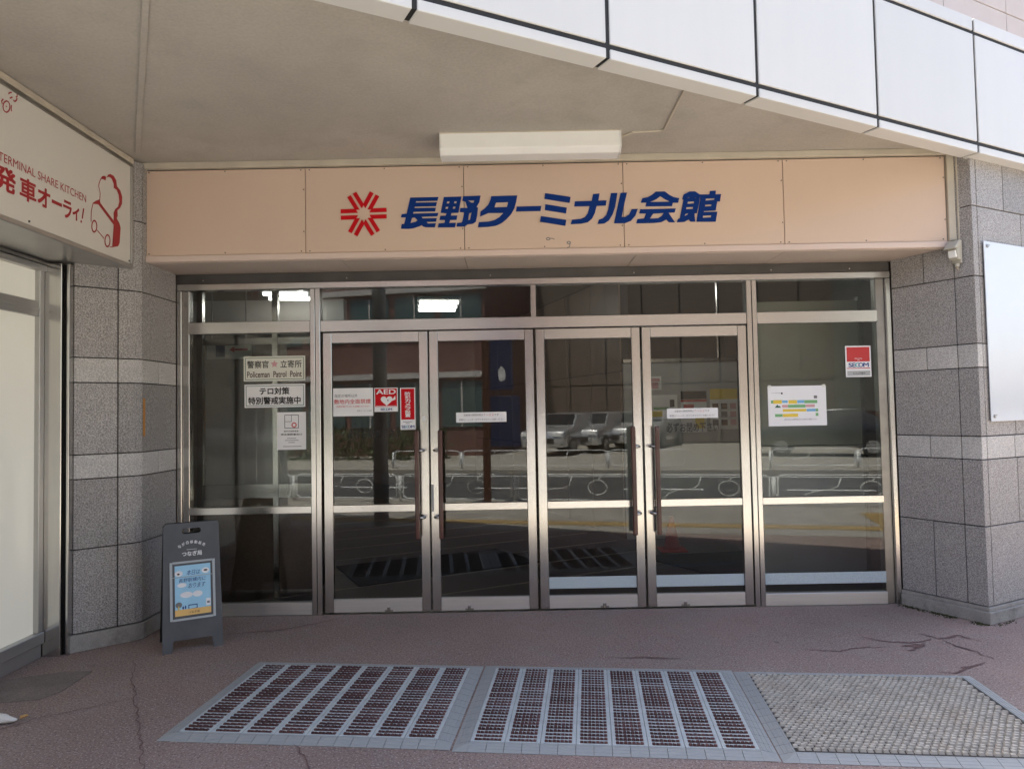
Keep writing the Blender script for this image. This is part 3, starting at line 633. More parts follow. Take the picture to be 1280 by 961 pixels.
for a, b in ((-2.461, -1.533), (1.879, 2.799)):
    MB().box(a, b, 0.002, 0.08, 2.134, 2.224).build('transom_bar', 'steel_h', ef, ((a + b) / 2, 0.03, 2.14), 0.003)
    MB().box(a, b, 0.004, 0.07, 0.762, 0.816).build('middle_rail', 'steel_h', ef, ((a + b) / 2, 0.03, 0.77), 0.003)
    MB().box(a, b, 0.004, 0.07, 0.004, 0.096).build('bottom_rail', 'steel_kick', ef, ((a + b) / 2, 0.03, 0.0), 0.003)
    for z0, z1, mm in ((0.090, 0.765, 'glass_wired'), (0.812, 2.140, 'glass'), (2.220, 2.470, 'glass')):
        MB().box(a - 0.004, b + 0.004, 0.030, 0.038, z0, z1).build('pane', mm, ef, ((a + b) / 2, 0.03, z0))
for a, b in ((-1.46, 0.158), (0.192, 1.802)):
    MB().box(a, b, 0.030, 0.038, 2.219, 2.470).build('pane', 'glass', ef, ((a + b) / 2, 0.03, 2.22))
MB().box(1.879, 2.80, 0.0225, 0.0260, 0.160, 0.244).build('film_strip', 'pale_blue', ef, (2.3, 0.02, 0.16))
MB().box(-2.461, 2.80, 0.0, 0.08, -0.02, 0.0035).build('threshold', 'steel_dull', ef, (0.2, 0.03, 0), 0.0)

# ------------------------------------------------------------------ four swing doors
doors = [(-1.438, -0.640, 'R', 'leftmost glass swing door, carrying the red AED sticker'),
         (-0.628, 0.168, 'L', 'second glass swing door from the left, with a white paper strip'),
         (0.186, 0.982, 'R', 'third glass swing door from the left, with no sticker on its glass'),
         (0.996, 1.794, 'L', 'rightmost glass swing door, with black lettering under a paper strip')]
DOOR = []
for i, (a, b, side_, lab) in enumerate(doors):
    d = thing('glass_door', lab, 'door', ((a + b) / 2, 0.03, 0.0), 'four glass entrance doors'); DOOR.append(d)
    for p, q in ((a, a + 0.066), (b - 0.066, b)):
        MB().box(p, q, 0.006, 0.052, 0.014, 2.126).build('stile', 'steel', d, ((p + q) / 2, 0.03, 0.02), 0.003)
    for z0, z1, nm in ((2.048, 2.126, 'top_rail'), (0.762, 0.816, 'middle_rail'), (0.014, 0.110, 'bottom_rail')):
        MB().box(a + 0.0665, b - 0.0665, 0.009, 0.049, z0, z1).build(nm, 'steel_kick' if nm == 'bottom_rail' else 'steel_h', d, ((a + b) / 2, 0.03, z0), 0.002)
    for z0, z1, mm in ((0.106, 0.766, 'glass_wired'), (0.812, 2.052, 'glass')):
        MB().box(a + 0.062, b - 0.062, 0.026, 0.034, z0, z1).build('pane', mm, d, ((a + b) / 2, 0.03, z0))
    if i >= 2:
        MB().box(a + 0.068, b - 0.068, 0.0205, 0.0240, 0.160, 0.246).build('film_strip', 'pale_blue', d, ((a + b) / 2, 0.02, 0.16))
    hx = b - 0.066 - 0.016 if side_ == 'R' else a + 0.066 + 0.016
    st = b - 0.033 if side_ == 'R' else a + 0.033
    h = MB().box(hx - 0.017, hx + 0.017, -0.085, -0.052, 0.565, 1.372).build('pull_handle', 'wood', d, (hx, -0.07, 0.565), 0.008, seg=2)
    for z in (0.72, 1.22):
        MB().tube([(st, 0.008, z), (st, -0.030, z), (st + (hx - st) * 0.3, -0.055, z), (hx, -0.062, z)], 0.011, 8).build('bracket', 'steel', h, (st, 0, z), smooth=True)
        MB().tube([(st, 0.0065, z), (st, -0.006, z)], 0.019, 12).build('rosette', 'steel', h, (st, 0, z))
    kx = a + 0.50 if side_ == 'R' else b - 0.5
    MB().tube([(kx - 0.02, 0.004, 0.022), (kx - 0.02, 0.004, 0.05)], 0.013, 8).build('floor_bolt', 'steel', d, (kx, 0, 0.02))
    MB().box(kx - 0.05, kx + 0.012, 0.0045, 0.010, 0.0155, 0.030).build('bolt_plate', 'steel_dull', d, (kx, 0, 0.02))
    if i == 0 or i == 1:
        MB().tube([(st, 0.0075, 1.46), (st, -0.001, 1.46)], 0.018, 12).build('cover_cap', 'white', d, (st, 0, 1.46)) if i == 0 else None
    if i == 1:
        MB().box(a + 0.004, a + 0.020, -0.001, 0.006, 0.76, 0.96).build('lock_plate', 'lobby_grey', d, (a, 0, 0.76))
put_text('lettering', '必ずお閉め下さい', 'ink', DOOR[3], (1.170, 0.0266, 1.321), X3, Z3, 0.40, 0.070, 0.016)
put_text('lettering', '必ずお閉め下さい', 'ink', DOOR[0], (-1.255, 0.0266, 1.318), X3, Z3, 0.40, 0.070, 0.016)

# ------------------------------------------------------------------ notices on the glass
YN = 0.0205      # face of a notice stuck on a pane
def notice(name, label, cat, x0, x1, z0, z1, mat='paper', y=YN, th=0.003, tilt=0.0):
    t = thing(name, label, cat, ((x0 + x1) / 2, y, z0))
    MB().box(x0, x1, y, y + th, z0, z1).build('sheet', mat, t, ((x0 + x1) / 2, y, z0))
    return t
def patch(parent, name, mat, x0, x1, z0, z1, y=YN, l=0.0006):
    return MB().add([(x0, y - l, z0), (x1, y - l, z0), (x1, y - l, z1), (x0, y - l, z1)], [(0, 1, 2, 3)]).build(name, mat, parent, ((x0 + x1) / 2, y, z0))
def ntext(parent, body, mat, x0, x1, z0, z1, bold=0.0, y=YN, name='lettering', l=0.0012):
    return put_text(name, body, mat, parent, (x0, y, z0), X3, Z3, x1 - x0, z1 - z0, bold, l)
def frame(parent, mat, x0, x1, z0, z1, w, y=YN):
    lp = [[(x0, z0), (x1, z0), (x1, z1), (x0, z1)], [(x0 + w, z0 + w), (x1 - w, z0 + w), (x1 - w, z1 - w), (x0 + w, z1 - w)]]
    flat_shape('border', lp, mat, parent, lambda a, b, d: (a, y - 0.0005 - d, b), 0.0002)

t = notice('police_notice', 'cream notice plate reading Policeman Patrol Point on the left side window', 'sign', -2.047, -1.577, 1.768, 1.958, 'paper_cream')
frame(t, 'ink_green', -2.036, -1.588, 1.779, 1.947, 0.004)
ntext(t, '警察官', 'ink', -2.02, -1.857, 1.868, 1.924, 0.012); ntext(t, '立寄所', 'ink', -1.766, -1.604, 1.868, 1.924, 0.012)
cx, cz = -1.812, 1.897
star = []
for k in range(10):
    rr = 0.030 if k % 2 == 0 else 0.015
    star.append((cx + rr * math.sin(k * math.pi / 5), cz + rr * math.cos(k * math.pi / 5)))
flat_shape('star_mark', [star], 'print_pink', t, lambda a, b, d: (a, YN - 0.0006 - d, b), 0.0002)
ntext(t, 'Policeman  Patrol  Point', 'ink_brown', -2.02, -1.604, 1.797, 1.842, 0.015)
t = notice('security_notice', 'white plate with bold Japanese security notice below the patrol plate', 'sign', -2.042, -1.579, 1.567, 1.744, 'paper')
frame(t, 'ink_green', -2.031, -1.590, 1.578, 1.733, 0.004)
ntext(t, 'テロ対策', 'ink', -1.925, -1.70, 1.665, 1.718, 0.03); ntext(t, '特別警戒実施中', 'ink', -2.012, -1.615, 1.592, 1.646, 0.03)
t = notice('paper_notice', 'white paper notice with square logo on the left side window', 'poster', -1.794, -1.575, 1.243, 1.528, 'paper')
frame(t, 'ink', -1.738, -1.630, 1.405, 1.508, 0.004)
patch(t, 'logo_line', 'ink', -1.738, -1.684, 1.455, 1.458); patch(t, 'logo_line', 'ink', -1.686, -1.683, 1.458, 1.505)
flat_shape('logo_ring', [[(-1.665 + 0.02 * math.cos(a), 1.43 + 0.02 * math.sin(a)) for a in [k * math.pi / 8 for k in range(16)]], [(-1.665 + 0.012 * math.cos(a), 1.43 + 0.012 * math.sin(a)) for a in [k * math.pi / 8 for k in range(16)]]], 'ink_red', t, lambda a, b, d: (a, YN - 0.001 - d, b), 0.0002)
ntext(t, '軽井沢長野温泉', 'ink', -1.742, -1.632, 1.377, 1.390, 0.01); ntext(t, '待合室終着出口', 'ink', -1.766, -1.606, 1.352, 1.366, 0.02)
for k, (a, b) in enumerate(((-1.72, -1.65), (-1.735, -1.632), (-1.71, -1.66), (-1.75, -1.61))):
    patch(t, 'print_line', 'ink_grey', a, b, 1.328 - 0.016 * k - (0.014 if k == 3 else 0), 1.332 - 0.016 * k - (0.014 if k == 3 else 0))
t = notice('no_smoking_notice', 'white no smoking notice with red line at left of the AED sticker', 'sign', -1.366, -1.062, 1.489, 1.702, 'paper')
ntext(t, '指定の場所以外', 'ink_grey', -1.355, -1.18, 1.632, 1.657); ntext(t, '敷地内全面禁煙', 'ink_red', -1.358, -1.08, 1.583, 1.618, 0.008)
ntext(t, '（加熱式電子たばこも禁煙となります）', 'ink_red', -1.342, -1.09, 1.556, 1.570); ntext(t, '長野ターミナル会館', 'ink_grey', -1.185, -1.072, 1.523, 1.534)
def secom(parent, x0, x1, z0, z1):
    w = x1 - x0
    for ch, a, b, mt in (('S', 0, 0.17, 'ink_blue'), ('E', 0.19, 0.34, 'ink_blue'), ('C', 0.33, 0.55, 'ink_teal'), ('O', 0.49, 0.73, 'ink_blue'), ('M', 0.74, 1.0, 'ink_blue')):
        ntext(parent, ch, mt, x0 + a * w, x0 + b * w, z0, z1, 0.015, l=0.0012 + 0.0002 * (ch in 'OE'))
t = notice('aed_sticker', 'red and white square AED sticker with heart on the leftmost door', 'sticker', -1.052, -0.873, 1.518, 1.700, 'paper')
patch(t, 'red_field', 'red', -1.046, -0.879, 1.556, 1.694)
ntext(t, 'AED', 'paper', -1.036, -0.889, 1.652, 1.687, 0.02)
hx, hz = -0.958, 1.603
hp = []
for k in range(36):
    a = 2 * math.pi * k / 36
    hp.append((hx + 0.0028 * 16 * math.sin(a) ** 3, hz + 0.0026 * (13 * math.cos(a) - 5 * math.cos(2 * a) - 2 * math.cos(3 * a) - math.cos(4 * a))))
flat_shape('heart', [hp], 'paper', t, lambda a, b, d: (a, YN - 0.0010 - d, b), 0.0002)
flat_shape('heart_plug', [[(-0.925, 1.598), (-0.905, 1.622), (-0.892, 1.640), (-0.890, 1.610), (-0.915, 1.600)]], 'paper', t, lambda a, b, d: (a, YN - 0.0014 - d, b), 0.0002)
flat_shape('bolt_mark', [[(-0.955, 1.605), (-0.945, 1.616), (-0.948, 1.606), (-0.94, 1.604), (-0.953, 1.592), (-0.949, 1.602)]], 'ink_grey', t, lambda a, b, d: (a, YN - 0.0018 - d, b), 0.0002)
patch(t, 'print_line', 'paper', -1.042, -0.883, 1.560, 1.563, l=0.001)
secom(t, -1.005, -0.918, 1.527, 1.545)
t = notice('camera_sticker', 'tall red sticker with vertical white lettering on the leftmost door', 'sticker', -0.855, -0.740, 1.378, 1.697, 'paper')
patch(t, 'red_field', 'red', -0.848, -0.747, 1.455, 1.690)
for k, ch in enumerate('防犯カメラ設置'):
    ntext(t, ch, 'paper', -0.818, -0.777, 1.640 - k * 0.0275, 1.665 - k * 0.0275, 0.02)
patch(t, 'print_line', 'ink_grey', -0.835, -0.765, 1.436, 1.440); patch(t, 'print_line', 'ink_grey', -0.815, -0.785, 1.424, 1.428)
secom(t, -0.847, -0.749, 1.391, 1.411)
for x0, x1, lab in ((-0.430, -0.047, 'white paper strip with two printed lines on the second door'), (1.176, 1.565, 'white paper strip with two printed lines on the rightmost door')):
    t = notice('paper_strip', lab, 'notice', x0, x1, 1.425, 1.501, 'paper', th=0.002)
    ntext(t, '自動扉の開閉時間は', 'ink_grey', x0 + 0.06, x0 + 0.205, 1.472, 1.488, 0.005); ntext(t, '７〜２２', 'ink_red', x0 + 0.21, x0 + 0.285, 1.472, 1.488, 0.005)
    ntext(t, 'です', 'ink_grey', x0 + 0.29, x0 + 0.325, 1.472, 1.488, 0.005)
    ntext(t, '夜間のシャッターが下りますのでご注意ください', 'ink_grey', x0 + 0.02, x0 + 0.365, 1.437, 1.453, 0.005)
t = notice('timetable_poster', 'white landscape timetable with coloured bars on the right side window', 'poster', 1.950, 2.394, 1.352, 1.656, 'paper', y=0.024)
Y2 = 0.024
for a, b in ((1.955, 1.975), (2.365, 2.388)):
    MB().box(a, b, Y2 - 0.0016, Y2 - 0.0003, 1.645, 1.664).build('adhesive_tab', 'paper_cream', t, (a, Y2, 1.65))
bars = [(1.972, 1.99, 1.525, 1.548, 'print_green'), (1.99, 2.055, 1.522, 1.550, 'print_yellow'), (2.056, 2.10, 1.527, 1.547, 'print_blue'), (2.105, 2.17, 1.520, 1.548, 'print_yellow'), (2.172, 2.225, 1.524, 1.547, 'print_blue'), (2.226, 2.325, 1.522, 1.546, 'print_green'),
        (2.056, 2.10, 1.492, 1.513, 'print_pink'), (2.101, 2.235, 1.490, 1.513, 'print_green'), (2.236, 2.305, 1.492, 1.513, 'print_pink'), (2.06, 2.24, 1.460, 1.480, 'print_yellow'), (2.242, 2.31, 1.460, 1.479, 'print_blue'), (2.311, 2.33, 1.458, 1.480, 'print_green'),
        (2.0, 2.058, 1.422, 1.444, 'print_green'), (2.06, 2.175, 1.420, 1.445, 'print_yellow'), (2.31, 2.33, 1.424, 1.448, 'print_green'), (2.30, 2.325, 1.558, 1.580, 'ink_grey')]
for a, b, c, d_, mt in bars: patch(t, 'colour_bar', mt, a, b, c, d_, Y2)
flat_shape('mountain_mark', [[(2.0, 1.492), (2.02, 1.516), (2.03, 1.503), (2.035, 1.508), (2.048, 1.492)]], 'ink_green', t, lambda a, b, d: (a, Y2 - 0.0006 - d, b), 0.0002)
ntext(t, 'バスのりば時刻ご案内', 'ink_grey', 1.975, 2.045, 1.600, 1.608, y=Y2); patch(t, 'print_line', 'ink', 2.05, 2.063, 1.594, 1.607, Y2)
ntext(t, '運行日および発車時刻はのりば表示をご確認ください', 'ink_grey', 2.07, 2.32, 1.395, 1.406, y=Y2)
t = notice('security_sticker', 'white and red security company sticker on the right side window', 'sticker', 2.552, 2.747, 1.715, 1.953, 'paper', y=0.024)
patch(t, 'red_field', 'ink_red', 2.562, 2.737, 1.832, 1.943, Y2); patch(t, 'red_line', 'ink_red', 2.562, 2.737, 1.778, 1.784, Y2); patch(t, 'grey_field', 'lobby_grey', 2.562, 2.737, 1.724, 1.762, Y2)
YS, YN = YN, Y2
ntext(t, 'Security', 'paper', 2.622, 2.680, 1.850, 1.861, 0.01, y=Y2, l=0.0014); ntext(t, 'by', 'paper', 2.644, 2.660, 1.838, 1.847, 0.01, y=Y2, l=0.0014)
def secom2(parent, x0, x1, z0, z1):
    w = x1 - x0
    for ch, a, b, mt in (('S', 0, 0.17, 'ink_blue'), ('E', 0.19, 0.34, 'ink_blue'), ('C', 0.33, 0.55, 'ink_teal'), ('O', 0.49, 0.73, 'ink_blue'), ('M', 0.74, 1.0, 'ink_blue')):
        ntext(parent, ch, mt, x0 + a * w, x0 + b * w, z0, z1, 0.02, y=Y2, l=0.0012 + 0.0002 * (ch in 'OE'))
secom2(t, 2.574, 2.727, 1.791, 1.822)
ntext(t, 'セコム作動中', 'ink', 2.605, 2.70, 1.736, 1.750, 0.01, y=Y2)
YN = YS

# ------------------------------------------------------------------ shop front at the left
sf = thing('shop_window', 'steel framed shop window with cream covered glass at the left edge', 'window', (-3.03, -2.0, 0))
XS = -3.03
MB().box(-3.14, -3.02, -4.2, -0.84, 0.0, 0.088).build('sill_base', 'alu', sf, (-3.05, -2, 0), 0.004)
MB().box(-3.14, -3.00, -4.2, -0.84, 0.090, 0.162).build('bottom_rail', 'alu', sf, (-3.05, -2, 0.09), 0.004)
MB().box(-3.09, -3.012, -0.884, -0.838, 0.163, 2.50).build('stile', 'alu', sf, (-3.05, -0.86, 0.16), 0.003)
MB().box(-3.09, -3.012, -2.42, -2.36, 0.163, 2.50).build('stile', 'alu', sf, (-3.05, -2.4, 0.16), 0.003)
for a, b in ((-2.36, -0.885), (-4.2, -2.421)):
    MB().box(-3.09, -3.018, a, b, 2.165, 2.262).build('transom_bar', 'alu', sf, (-3.05, a, 2.17), 0.003)
    MB().box(-3.10, -3.010, a, b, 2.20, 2.225).build('transom_lip', 'alu', sf, (-3.05, a, 2.2), 0.002)
    for z0, z1 in ((0.158, 2.17), (2.258, 2.47)):
        MB().box(-3.06, -3.045, a - 0.004, b + 0.004, z0, z1).build('pane', 'cream_pane', sf, (-3.05, (a + b) / 2, z0))
MB().box(-3.10, -3.00, -4.2, -0.80, 2.462, 2.50).build('head', 'alu', sf, (-3.05, -2, 2.46), 0.003)
MB().box(-3.10, -2.985, -4.2, -0.80, 2.503, 2.522).build('head', 'steel_dull', sf, (-3.05, -2, 2.5), 0.002)
MB().box(-3.02, -2.905, -0.836, -0.70, 0.0, 2.516).build('post', 'steel', sf, (-2.96, -0.8, 0), 0.004)
MB().box(-2.904, -2.884, -0.79, -0.70, 0.0, 2.516).build('seal_gap', 'dark', sf, (-2.89, -0.75, 0))
MB().box(-2.886, -2.870, -0.812, -0.70, 0.0, 2.516).build('edge_trim', 'steel', sf, (-2.88, -0.8, 0), 0.002)
MB().box(-3.9, -3.10, -4.2, -0.6, 0.0, 3.28).build('room', 'ink_brown', sf, (-3.5, -2, 0))

ss = thing('shop_sign', 'white box sign with red Japanese lettering and chef hat car logo, above shop window', 'sign', (-2.6, -1.9, 2.53))
ya, yb, za, zb = -4.2, -0.545, 2.53, 3.285
MB().box(-2.70, -2.606, ya, yb - 0.018, za + 0.03, zb - 0.025).build('face', 'sign_face', ss, (-2.65, -2, 2.6))
MB().box(-3.02, -2.595, ya, yb, za, za + 0.030).build('bottom_frame', 'alu', ss, (-2.8, -2, za), 0.004)
MB().box(-3.02, -2.590, ya, yb, zb - 0.025, zb + 0.012).build('top_frame', 'cream_trim', ss, (-2.8, -2, zb), 0.004)
MB().box(-2.72, -2.594, ya, yb, zb - 0.048, zb - 0.026).build('top_lip', 'steel_dull', ss, (-2.8, -2, zb), 0.002)
MB().box(-3.02, -2.594, yb - 0.020, yb + 0.004, za + 0.031, zb - 0.049).build('end_frame', 'alu', ss, (-2.8, yb, za), 0.003)
MB().box(-3.02, -2.70, ya, yb - 0.02, za + 0.031, zb - 0.026).build('box_body', 'alu', ss, (-2.9, -2, za))
for y in (-0.58, -1.6):
    MB().tube([(-2.605, y, za + 0.05), (-2.600, y, za + 0.05)], 0.006, 6).build('screw', 'bronze', ss, (-2.6, y, za + 0.05))
def sx(a, b, d): return (-2.6050 + d, a, b)
YD = Vector((0, 1, 0))
def stext(body, y0, y1, z0, z1, bold, mat='red_dark'):
    put_text('lettering', body, mat, ss, (-2.6058, y0, z0), Vector((0, 1, 0)), Z3, y1 - y0, z1 - z0, bold, 0.0012)
stext('TERMINAL SHARE KITCHEN', -1.835, -1.078, 2.836, 2.882, 0.004)
for ch, y0, y1, z0, z1 in (('発', -1.865, -1.708, 2.690, 2.812), ('車', -1.672, -1.545, 2.688, 2.806), ('オ', -1.527, -1.425, 2.695, 2.800), ('ー', -1.405, -1.318, 2.742, 2.756), ('ラ', -1.302, -1.225, 2.690, 2.788), ('ィ', -1.212, -1.150, 2.700, 2.775)):
    stext(ch, y0, y1, z0, z1, 0.028)
flat_shape('lettering', [[(-1.122, 2.725), (-1.112, 2.725), (-1.096, 2.792), (-1.108, 2.792)]], 'red_dark', ss, sx, 0.0006)
flat_shape('lettering', [[(-1.134, 2.698), (-1.122, 2.698), (-1.120, 2.712), (-1.132, 2.712)]], 'red_dark', ss, sx, 0.0006)
for lp in HAT_FILL: flat_shape('logo_outline', [lp], 'red_dark', ss, sx, 0.0006)
for lp in HAT_LINES: flat_shape('logo_line', [ribbon2d(lp, 0.006)], 'red_dark', ss, lambda a, b, d: (-2.6046 + d, a, b), 0.0004)
for lp in HAT_RINGS:
    c = (sum(p[0] for p in lp[:-1]) / (len(lp) - 1), sum(p[1] for p in lp[:-1]) / (len(lp) - 1))
    flat_shape('logo_wheel', [[(c[0] + (p[0] - c[0]) * 1.12, c[1] + (p[1] - c[1]) * 1.12) for p in lp[:-1]], [(c[0] + (p[0] - c[0]) * 0.80, c[1] + (p[1] - c[1]) * 0.84) for p in lp[:-1]]], 'red_dark', ss, lambda a, b, d: (-2.6042 + d, a, b), 0.0004)
for lp in BELL_LINES: flat_shape('logo_line', [ribbon2d(lp, 0.007)], 'red_dark', ss, sx, 0.0006)

# ------------------------------------------------------------------ ceiling lamp, cable, sensor, label
cl = thing('ceiling_lamp', 'long white unlit fluorescent lamp mounted on the canopy ceiling', 'lamp', (0.15, -1.0, 3.3))
Mx = Matrix(((0, 0, 1, 0), (1, 0, 0, 0), (0, 1, 0, 0), (0, 0, 0, 1)))     # (y, z, x) plan -> world
MB().prism([(-0.895, 3.300), (-0.895, 3.198), (-0.862, 3.165), (-0.738, 3.165), (-0.705, 3.198), (-0.705, 3.300)], -0.432, 0.728, Mx).build('diffuser', 'lamp_white', cl, (0.15, -1, 3.2), 0.004)
for x in (-0.438, 0.728):
    MB().prism([(-0.898, 3.3005), (-0.898, 3.196), (-0.863, 3.161), (-0.737, 3.161), (-0.702, 3.196), (-0.702, 3.3005)], x, x + 0.006, Mx).build('end_cap', 'white', cl, (x, -1, 3.2), 0.001)
MB().box(-0.440, 0.737, -0.902, -0.698, 3.296, 3.3015).build('mounting_tray', 'cream_trim', cl, (0.15, -1, 3.3))
cb = MB().tube([(0.734, -0.77, 3.285), (0.755, -0.79, 3.296), (0.81, -0.857, 3.297), (0.99, -0.87, 3.297), (1.012, -0.89, 3.297), (1.005, -1.50, 3.297)], 0.008, 6).build('lamp_cable', 'cream_trim', None, (0.8, -1.0, 3.3))
tag(cb, 'thin cream cable conduit running along the ceiling from the lamp', 'cable')

se = thing('motion_sensor', 'small grey motion sensor with angled hood under the right end of the name sign', 'sensor', (3.12, -0.42, 2.45))
bs = Vector((3.13, -0.46, 0)); rx = Vector((-0.86, -0.5, 0)).normalized(); ry = Vector((rx.y, -rx.x, 0))
MS = Matrix(((rx.x, -ry.x, 0, bs.x), (rx.y, -ry.y, 0, bs.y), (0, 0, 1, 0), (0, 0, 0, 1)))
PZ = Matrix(((1, 0, 0, 0), (0, 0, 1, 0), (0, 1, 0, 0), (0, 0, 0, 1)))
def side_prism(pts, y0, y1): return MB().prism(pts, y0, y1, MS @ PZ)
side_prism([(-0.02, 2.48), (0.0, 2.48), (0.0, 2.64), (-0.02, 2.64)], -0.03, 0.03).build('back_plate', 'sensor', se, bs + Z3 * 2.5, 0.003)
side_prism([(0.001, 2.50), (0.035, 2.50), (0.05, 2.56), (0.05, 2.60), (0.001, 2.60)], -0.032, 0.032).build('body', 'sensor', se, bs + Z3 * 2.5, 0.004)
side_prism([(0.001, 2.602), (0.085, 2.568), (0.090, 2.577), (0.03, 2.635), (0.001, 2.635)], -0.040, 0.040).build('hood', 'sensor', se, bs + Z3 * 2.6, 0.004)
side_prism([(0.036, 2.515), (0.052, 2.512), (0.062, 2.562), (0.051, 2.562)], -0.026, 0.026).build('lens', 'lamp_white', se, bs + Z3 * 2.5, 0.003)
MB().tube([bs + rx * -0.005 + Z3 * 2.478, bs + rx * -0.005 + Z3 * 2.455], 0.016, 10).build('gland', 'sensor', se, bs + Z3 * 2.46)
MB().tube([bs + rx * -0.005 + Z3 * 2.456, bs + rx * -0.01 + Z3 * 2.44, bs + rx * -0.03 + Z3 * 2.435, bs + rx * -0.05 + Z3 * 2.46, Vector((3.168, -0.446, 2.62))], 0.004, 6).build('wire', 'cream_trim', se, bs + Z3 * 2.45)

tp = MB().box(-2.5635, -2.5610, -0.472, -0.446, 1.378, 1.640).build('label_strip', 'tape', None, (-2.563, -0.46, 1.38))
tag(tp, 'narrow vertical orange label strip stuck on the left stone pier', 'label')

# ------------------------------------------------------------------ chalkboard stand
ab = thing('sandwich_board', 'slate grey folding sandwich board with white lettering and a blue poster', 'sign', (-2.09, -0.73, 0))
ao = Vector((-2.250, -0.842, 0)); ar = Vector((0.875, 0.484, 0)).normalized(); an_ = Vector((ar.y, -ar.x, 0))
tl = R(9.5); au = (Z3 * math.cos(tl) - an_ * math.sin(tl)); afn = ar.cross(au)
W, Hh = 0.362, 0.815
def rr(x0, x1, y0, y1, r, n=5):
    out = []
    for cx_, cy_, s in ((x1 - r, y0 + r, -90), (x1 - r, y1 - r, 0), (x0 + r, y1 - r, 90), (x0 + r, y0 + r, 180)):
        for k in range(n + 1):
            a = R(s + 90 * k / n); out.append((cx_ + r * math.cos(a), cy_ + r * math.sin(a)))
    return out
outl = [(0, 0), (0.056, 0), (0.064, 0.072), (0.296, 0.072), (0.304, 0), (W, 0), (W - 0.012, Hh - 0.012), (W - 0.024, Hh), (0.030, Hh), (0.012, Hh - 0.02)]
slot = rr(0.122, 0.240, Hh - 0.072, Hh - 0.038, 0.0165)
def am(x, y, d): return ao + ar * x + au * y - afn * d
flat_shape('front_leaf', [outl, slot], 'board', ab, am, 0.016)
apex = ao + au * (Hh - 0.01) - an_ * 0.035
ub2 = (Z3 * math.cos(tl) + an_ * math.sin(tl)); 
def am2(x, y, d): return apex - ub2 * (Hh - 0.01) + ar * x + ub2 * y - an_ * d
flat_shape('rear_leaf', [outl, slot], 'ink', ab, am2, 0.016)
for x in (0.06, 0.30):
    MB().tube([ao + ar * x + au * (Hh - 0.02) - an_ * 0.006, ao + ar * x + au * (Hh - 0.02) - an_ * 0.05], 0.007, 8).build('hinge', 'steel_dull', ab, apex)
sl = MB()
def abox(mb, x0, x1, y0, y1, d0, d1):
    P_ = [am(x, y, -d) for d in (d0, d1) for x, y in ((x0, y0), (x1, y0), (x1, y1), (x0, y1))]
    return mb.add(P_, ((0, 1, 2, 3), (4, 5, 6, 7), (0, 1, 5, 4), (1, 2, 6, 5), (2, 3, 7, 6), (3, 0, 4, 7)))
abox(sl, 0.048, 0.318, 0.195, 0.565, 0.0005, 0.003)
holder = sl.build('poster_holder', 'board', ab, am(0.18, 0.2, 0))
for (x0, x1, y0, y1) in ((0.046, 0.062, 0.195, 0.565), (0.304, 0.320, 0.195, 0.565), (0.063, 0.303, 0.553, 0.567), (0.063, 0.303, 0.193, 0.207), (0.063, 0.303, 0.465, 0.469)):
    abox(MB(), x0, x1, y0, y1, 0.0035, 0.009).build('sleeve_edge', 'sleeve', holder, am(0.18, y0, 0), 0.001)
def aplane(name, mat, x0, x1, y0, y1, l, par=None):
    return MB().add([am(x0, y0, -l), am(x1, y0, -l), am(x1, y1, -l), am(x0, y1, -l)], [(0, 1, 2, 3)]).build(name, mat, par or holder, am((x0 + x1) / 2, y0, 0))
aplane('poster_sheet', 'poster_blue', 0.076, 0.292, 0.222, 0.540, 0.0040)
aplane('poster_ground', 'poster_orange', 0.076, 0.292, 0.222, 0.262, 0.0048)
aplane('house_mark', 'paper', 0.262, 0.290, 0.270, 0.315, 0.0048); aplane('house_window', 'ink_grey', 0.268, 0.284, 0.284, 0.297, 0.0052)
def ell2(cx_, cy_, a, b, n=16): return [(cx_ + a * math.cos(2 * math.pi * k / n), cy_ + b * math.sin(2 * math.pi * k / n)) for k in range(n)]
def ashape(name, lp, mat, l): return flat_shape(name, lp, mat, holder, lambda x, y, d: am(x, y, -l - d), 0.0001)
ashape('cloud_mark', [ell2(0.100, 0.490, 0.024, 0.018)], 'paper', 0.0046); ashape('cloud_mark', [ell2(0.262, 0.495, 0.024, 0.018)], 'paper', 0.0046)
ashape('bird_mark', [ell2(0.262, 0.497, 0.012, 0.006)], 'post_brown', 0.0054); ashape('bird_mark', [ell2(0.098, 0.487, 0.008, 0.006)], 'post_brown', 0.0054)
ashape('cloud_mark', [ell2(0.145, 0.352, 0.038, 0.019)], 'paper', 0.0046); ashape('cloud_mark', [ell2(0.212, 0.352, 0.030, 0.019)], 'paper', 0.0048); ashape('cloud_mark', [ell2(0.118, 0.415, 0.028, 0.014)], 'paper', 0.0046)
ashape('tree_mark', [ell2(0.098, 0.292, 0.020, 0.018)], 'ink_grey', 0.0050); ashape('tree_trunk', [[(0.094, 0.262), (0.102, 0.262), (0.101, 0.285), (0.095, 0.285)]], 'print_yellow', 0.0052)
ashape('shelter_mark', [[(0.155, 0.262), (0.21, 0.262), (0.21, 0.288), (0.155, 0.288)], [(0.160, 0.262), (0.205, 0.265), (0.205, 0.282), (0.160, 0.282)]], 'ink_blue', 0.0052)
ashape('person_mark', [ell2(0.124, 0.272, 0.005, 0.010)], 'ink_blue', 0.0052); ashape('person_mark', [ell2(0.138, 0.274, 0.004, 0.012)], 'ink_blue', 0.0052)
def atext(body, mat, x0, x1, y0, y1, bold, l, par, skew=0.0):
    put_text('lettering', body, mat, par, am(x0, y0, -l), ar, au, x1 - x0, y1 - y0, bold, 0.0, skew=skew)
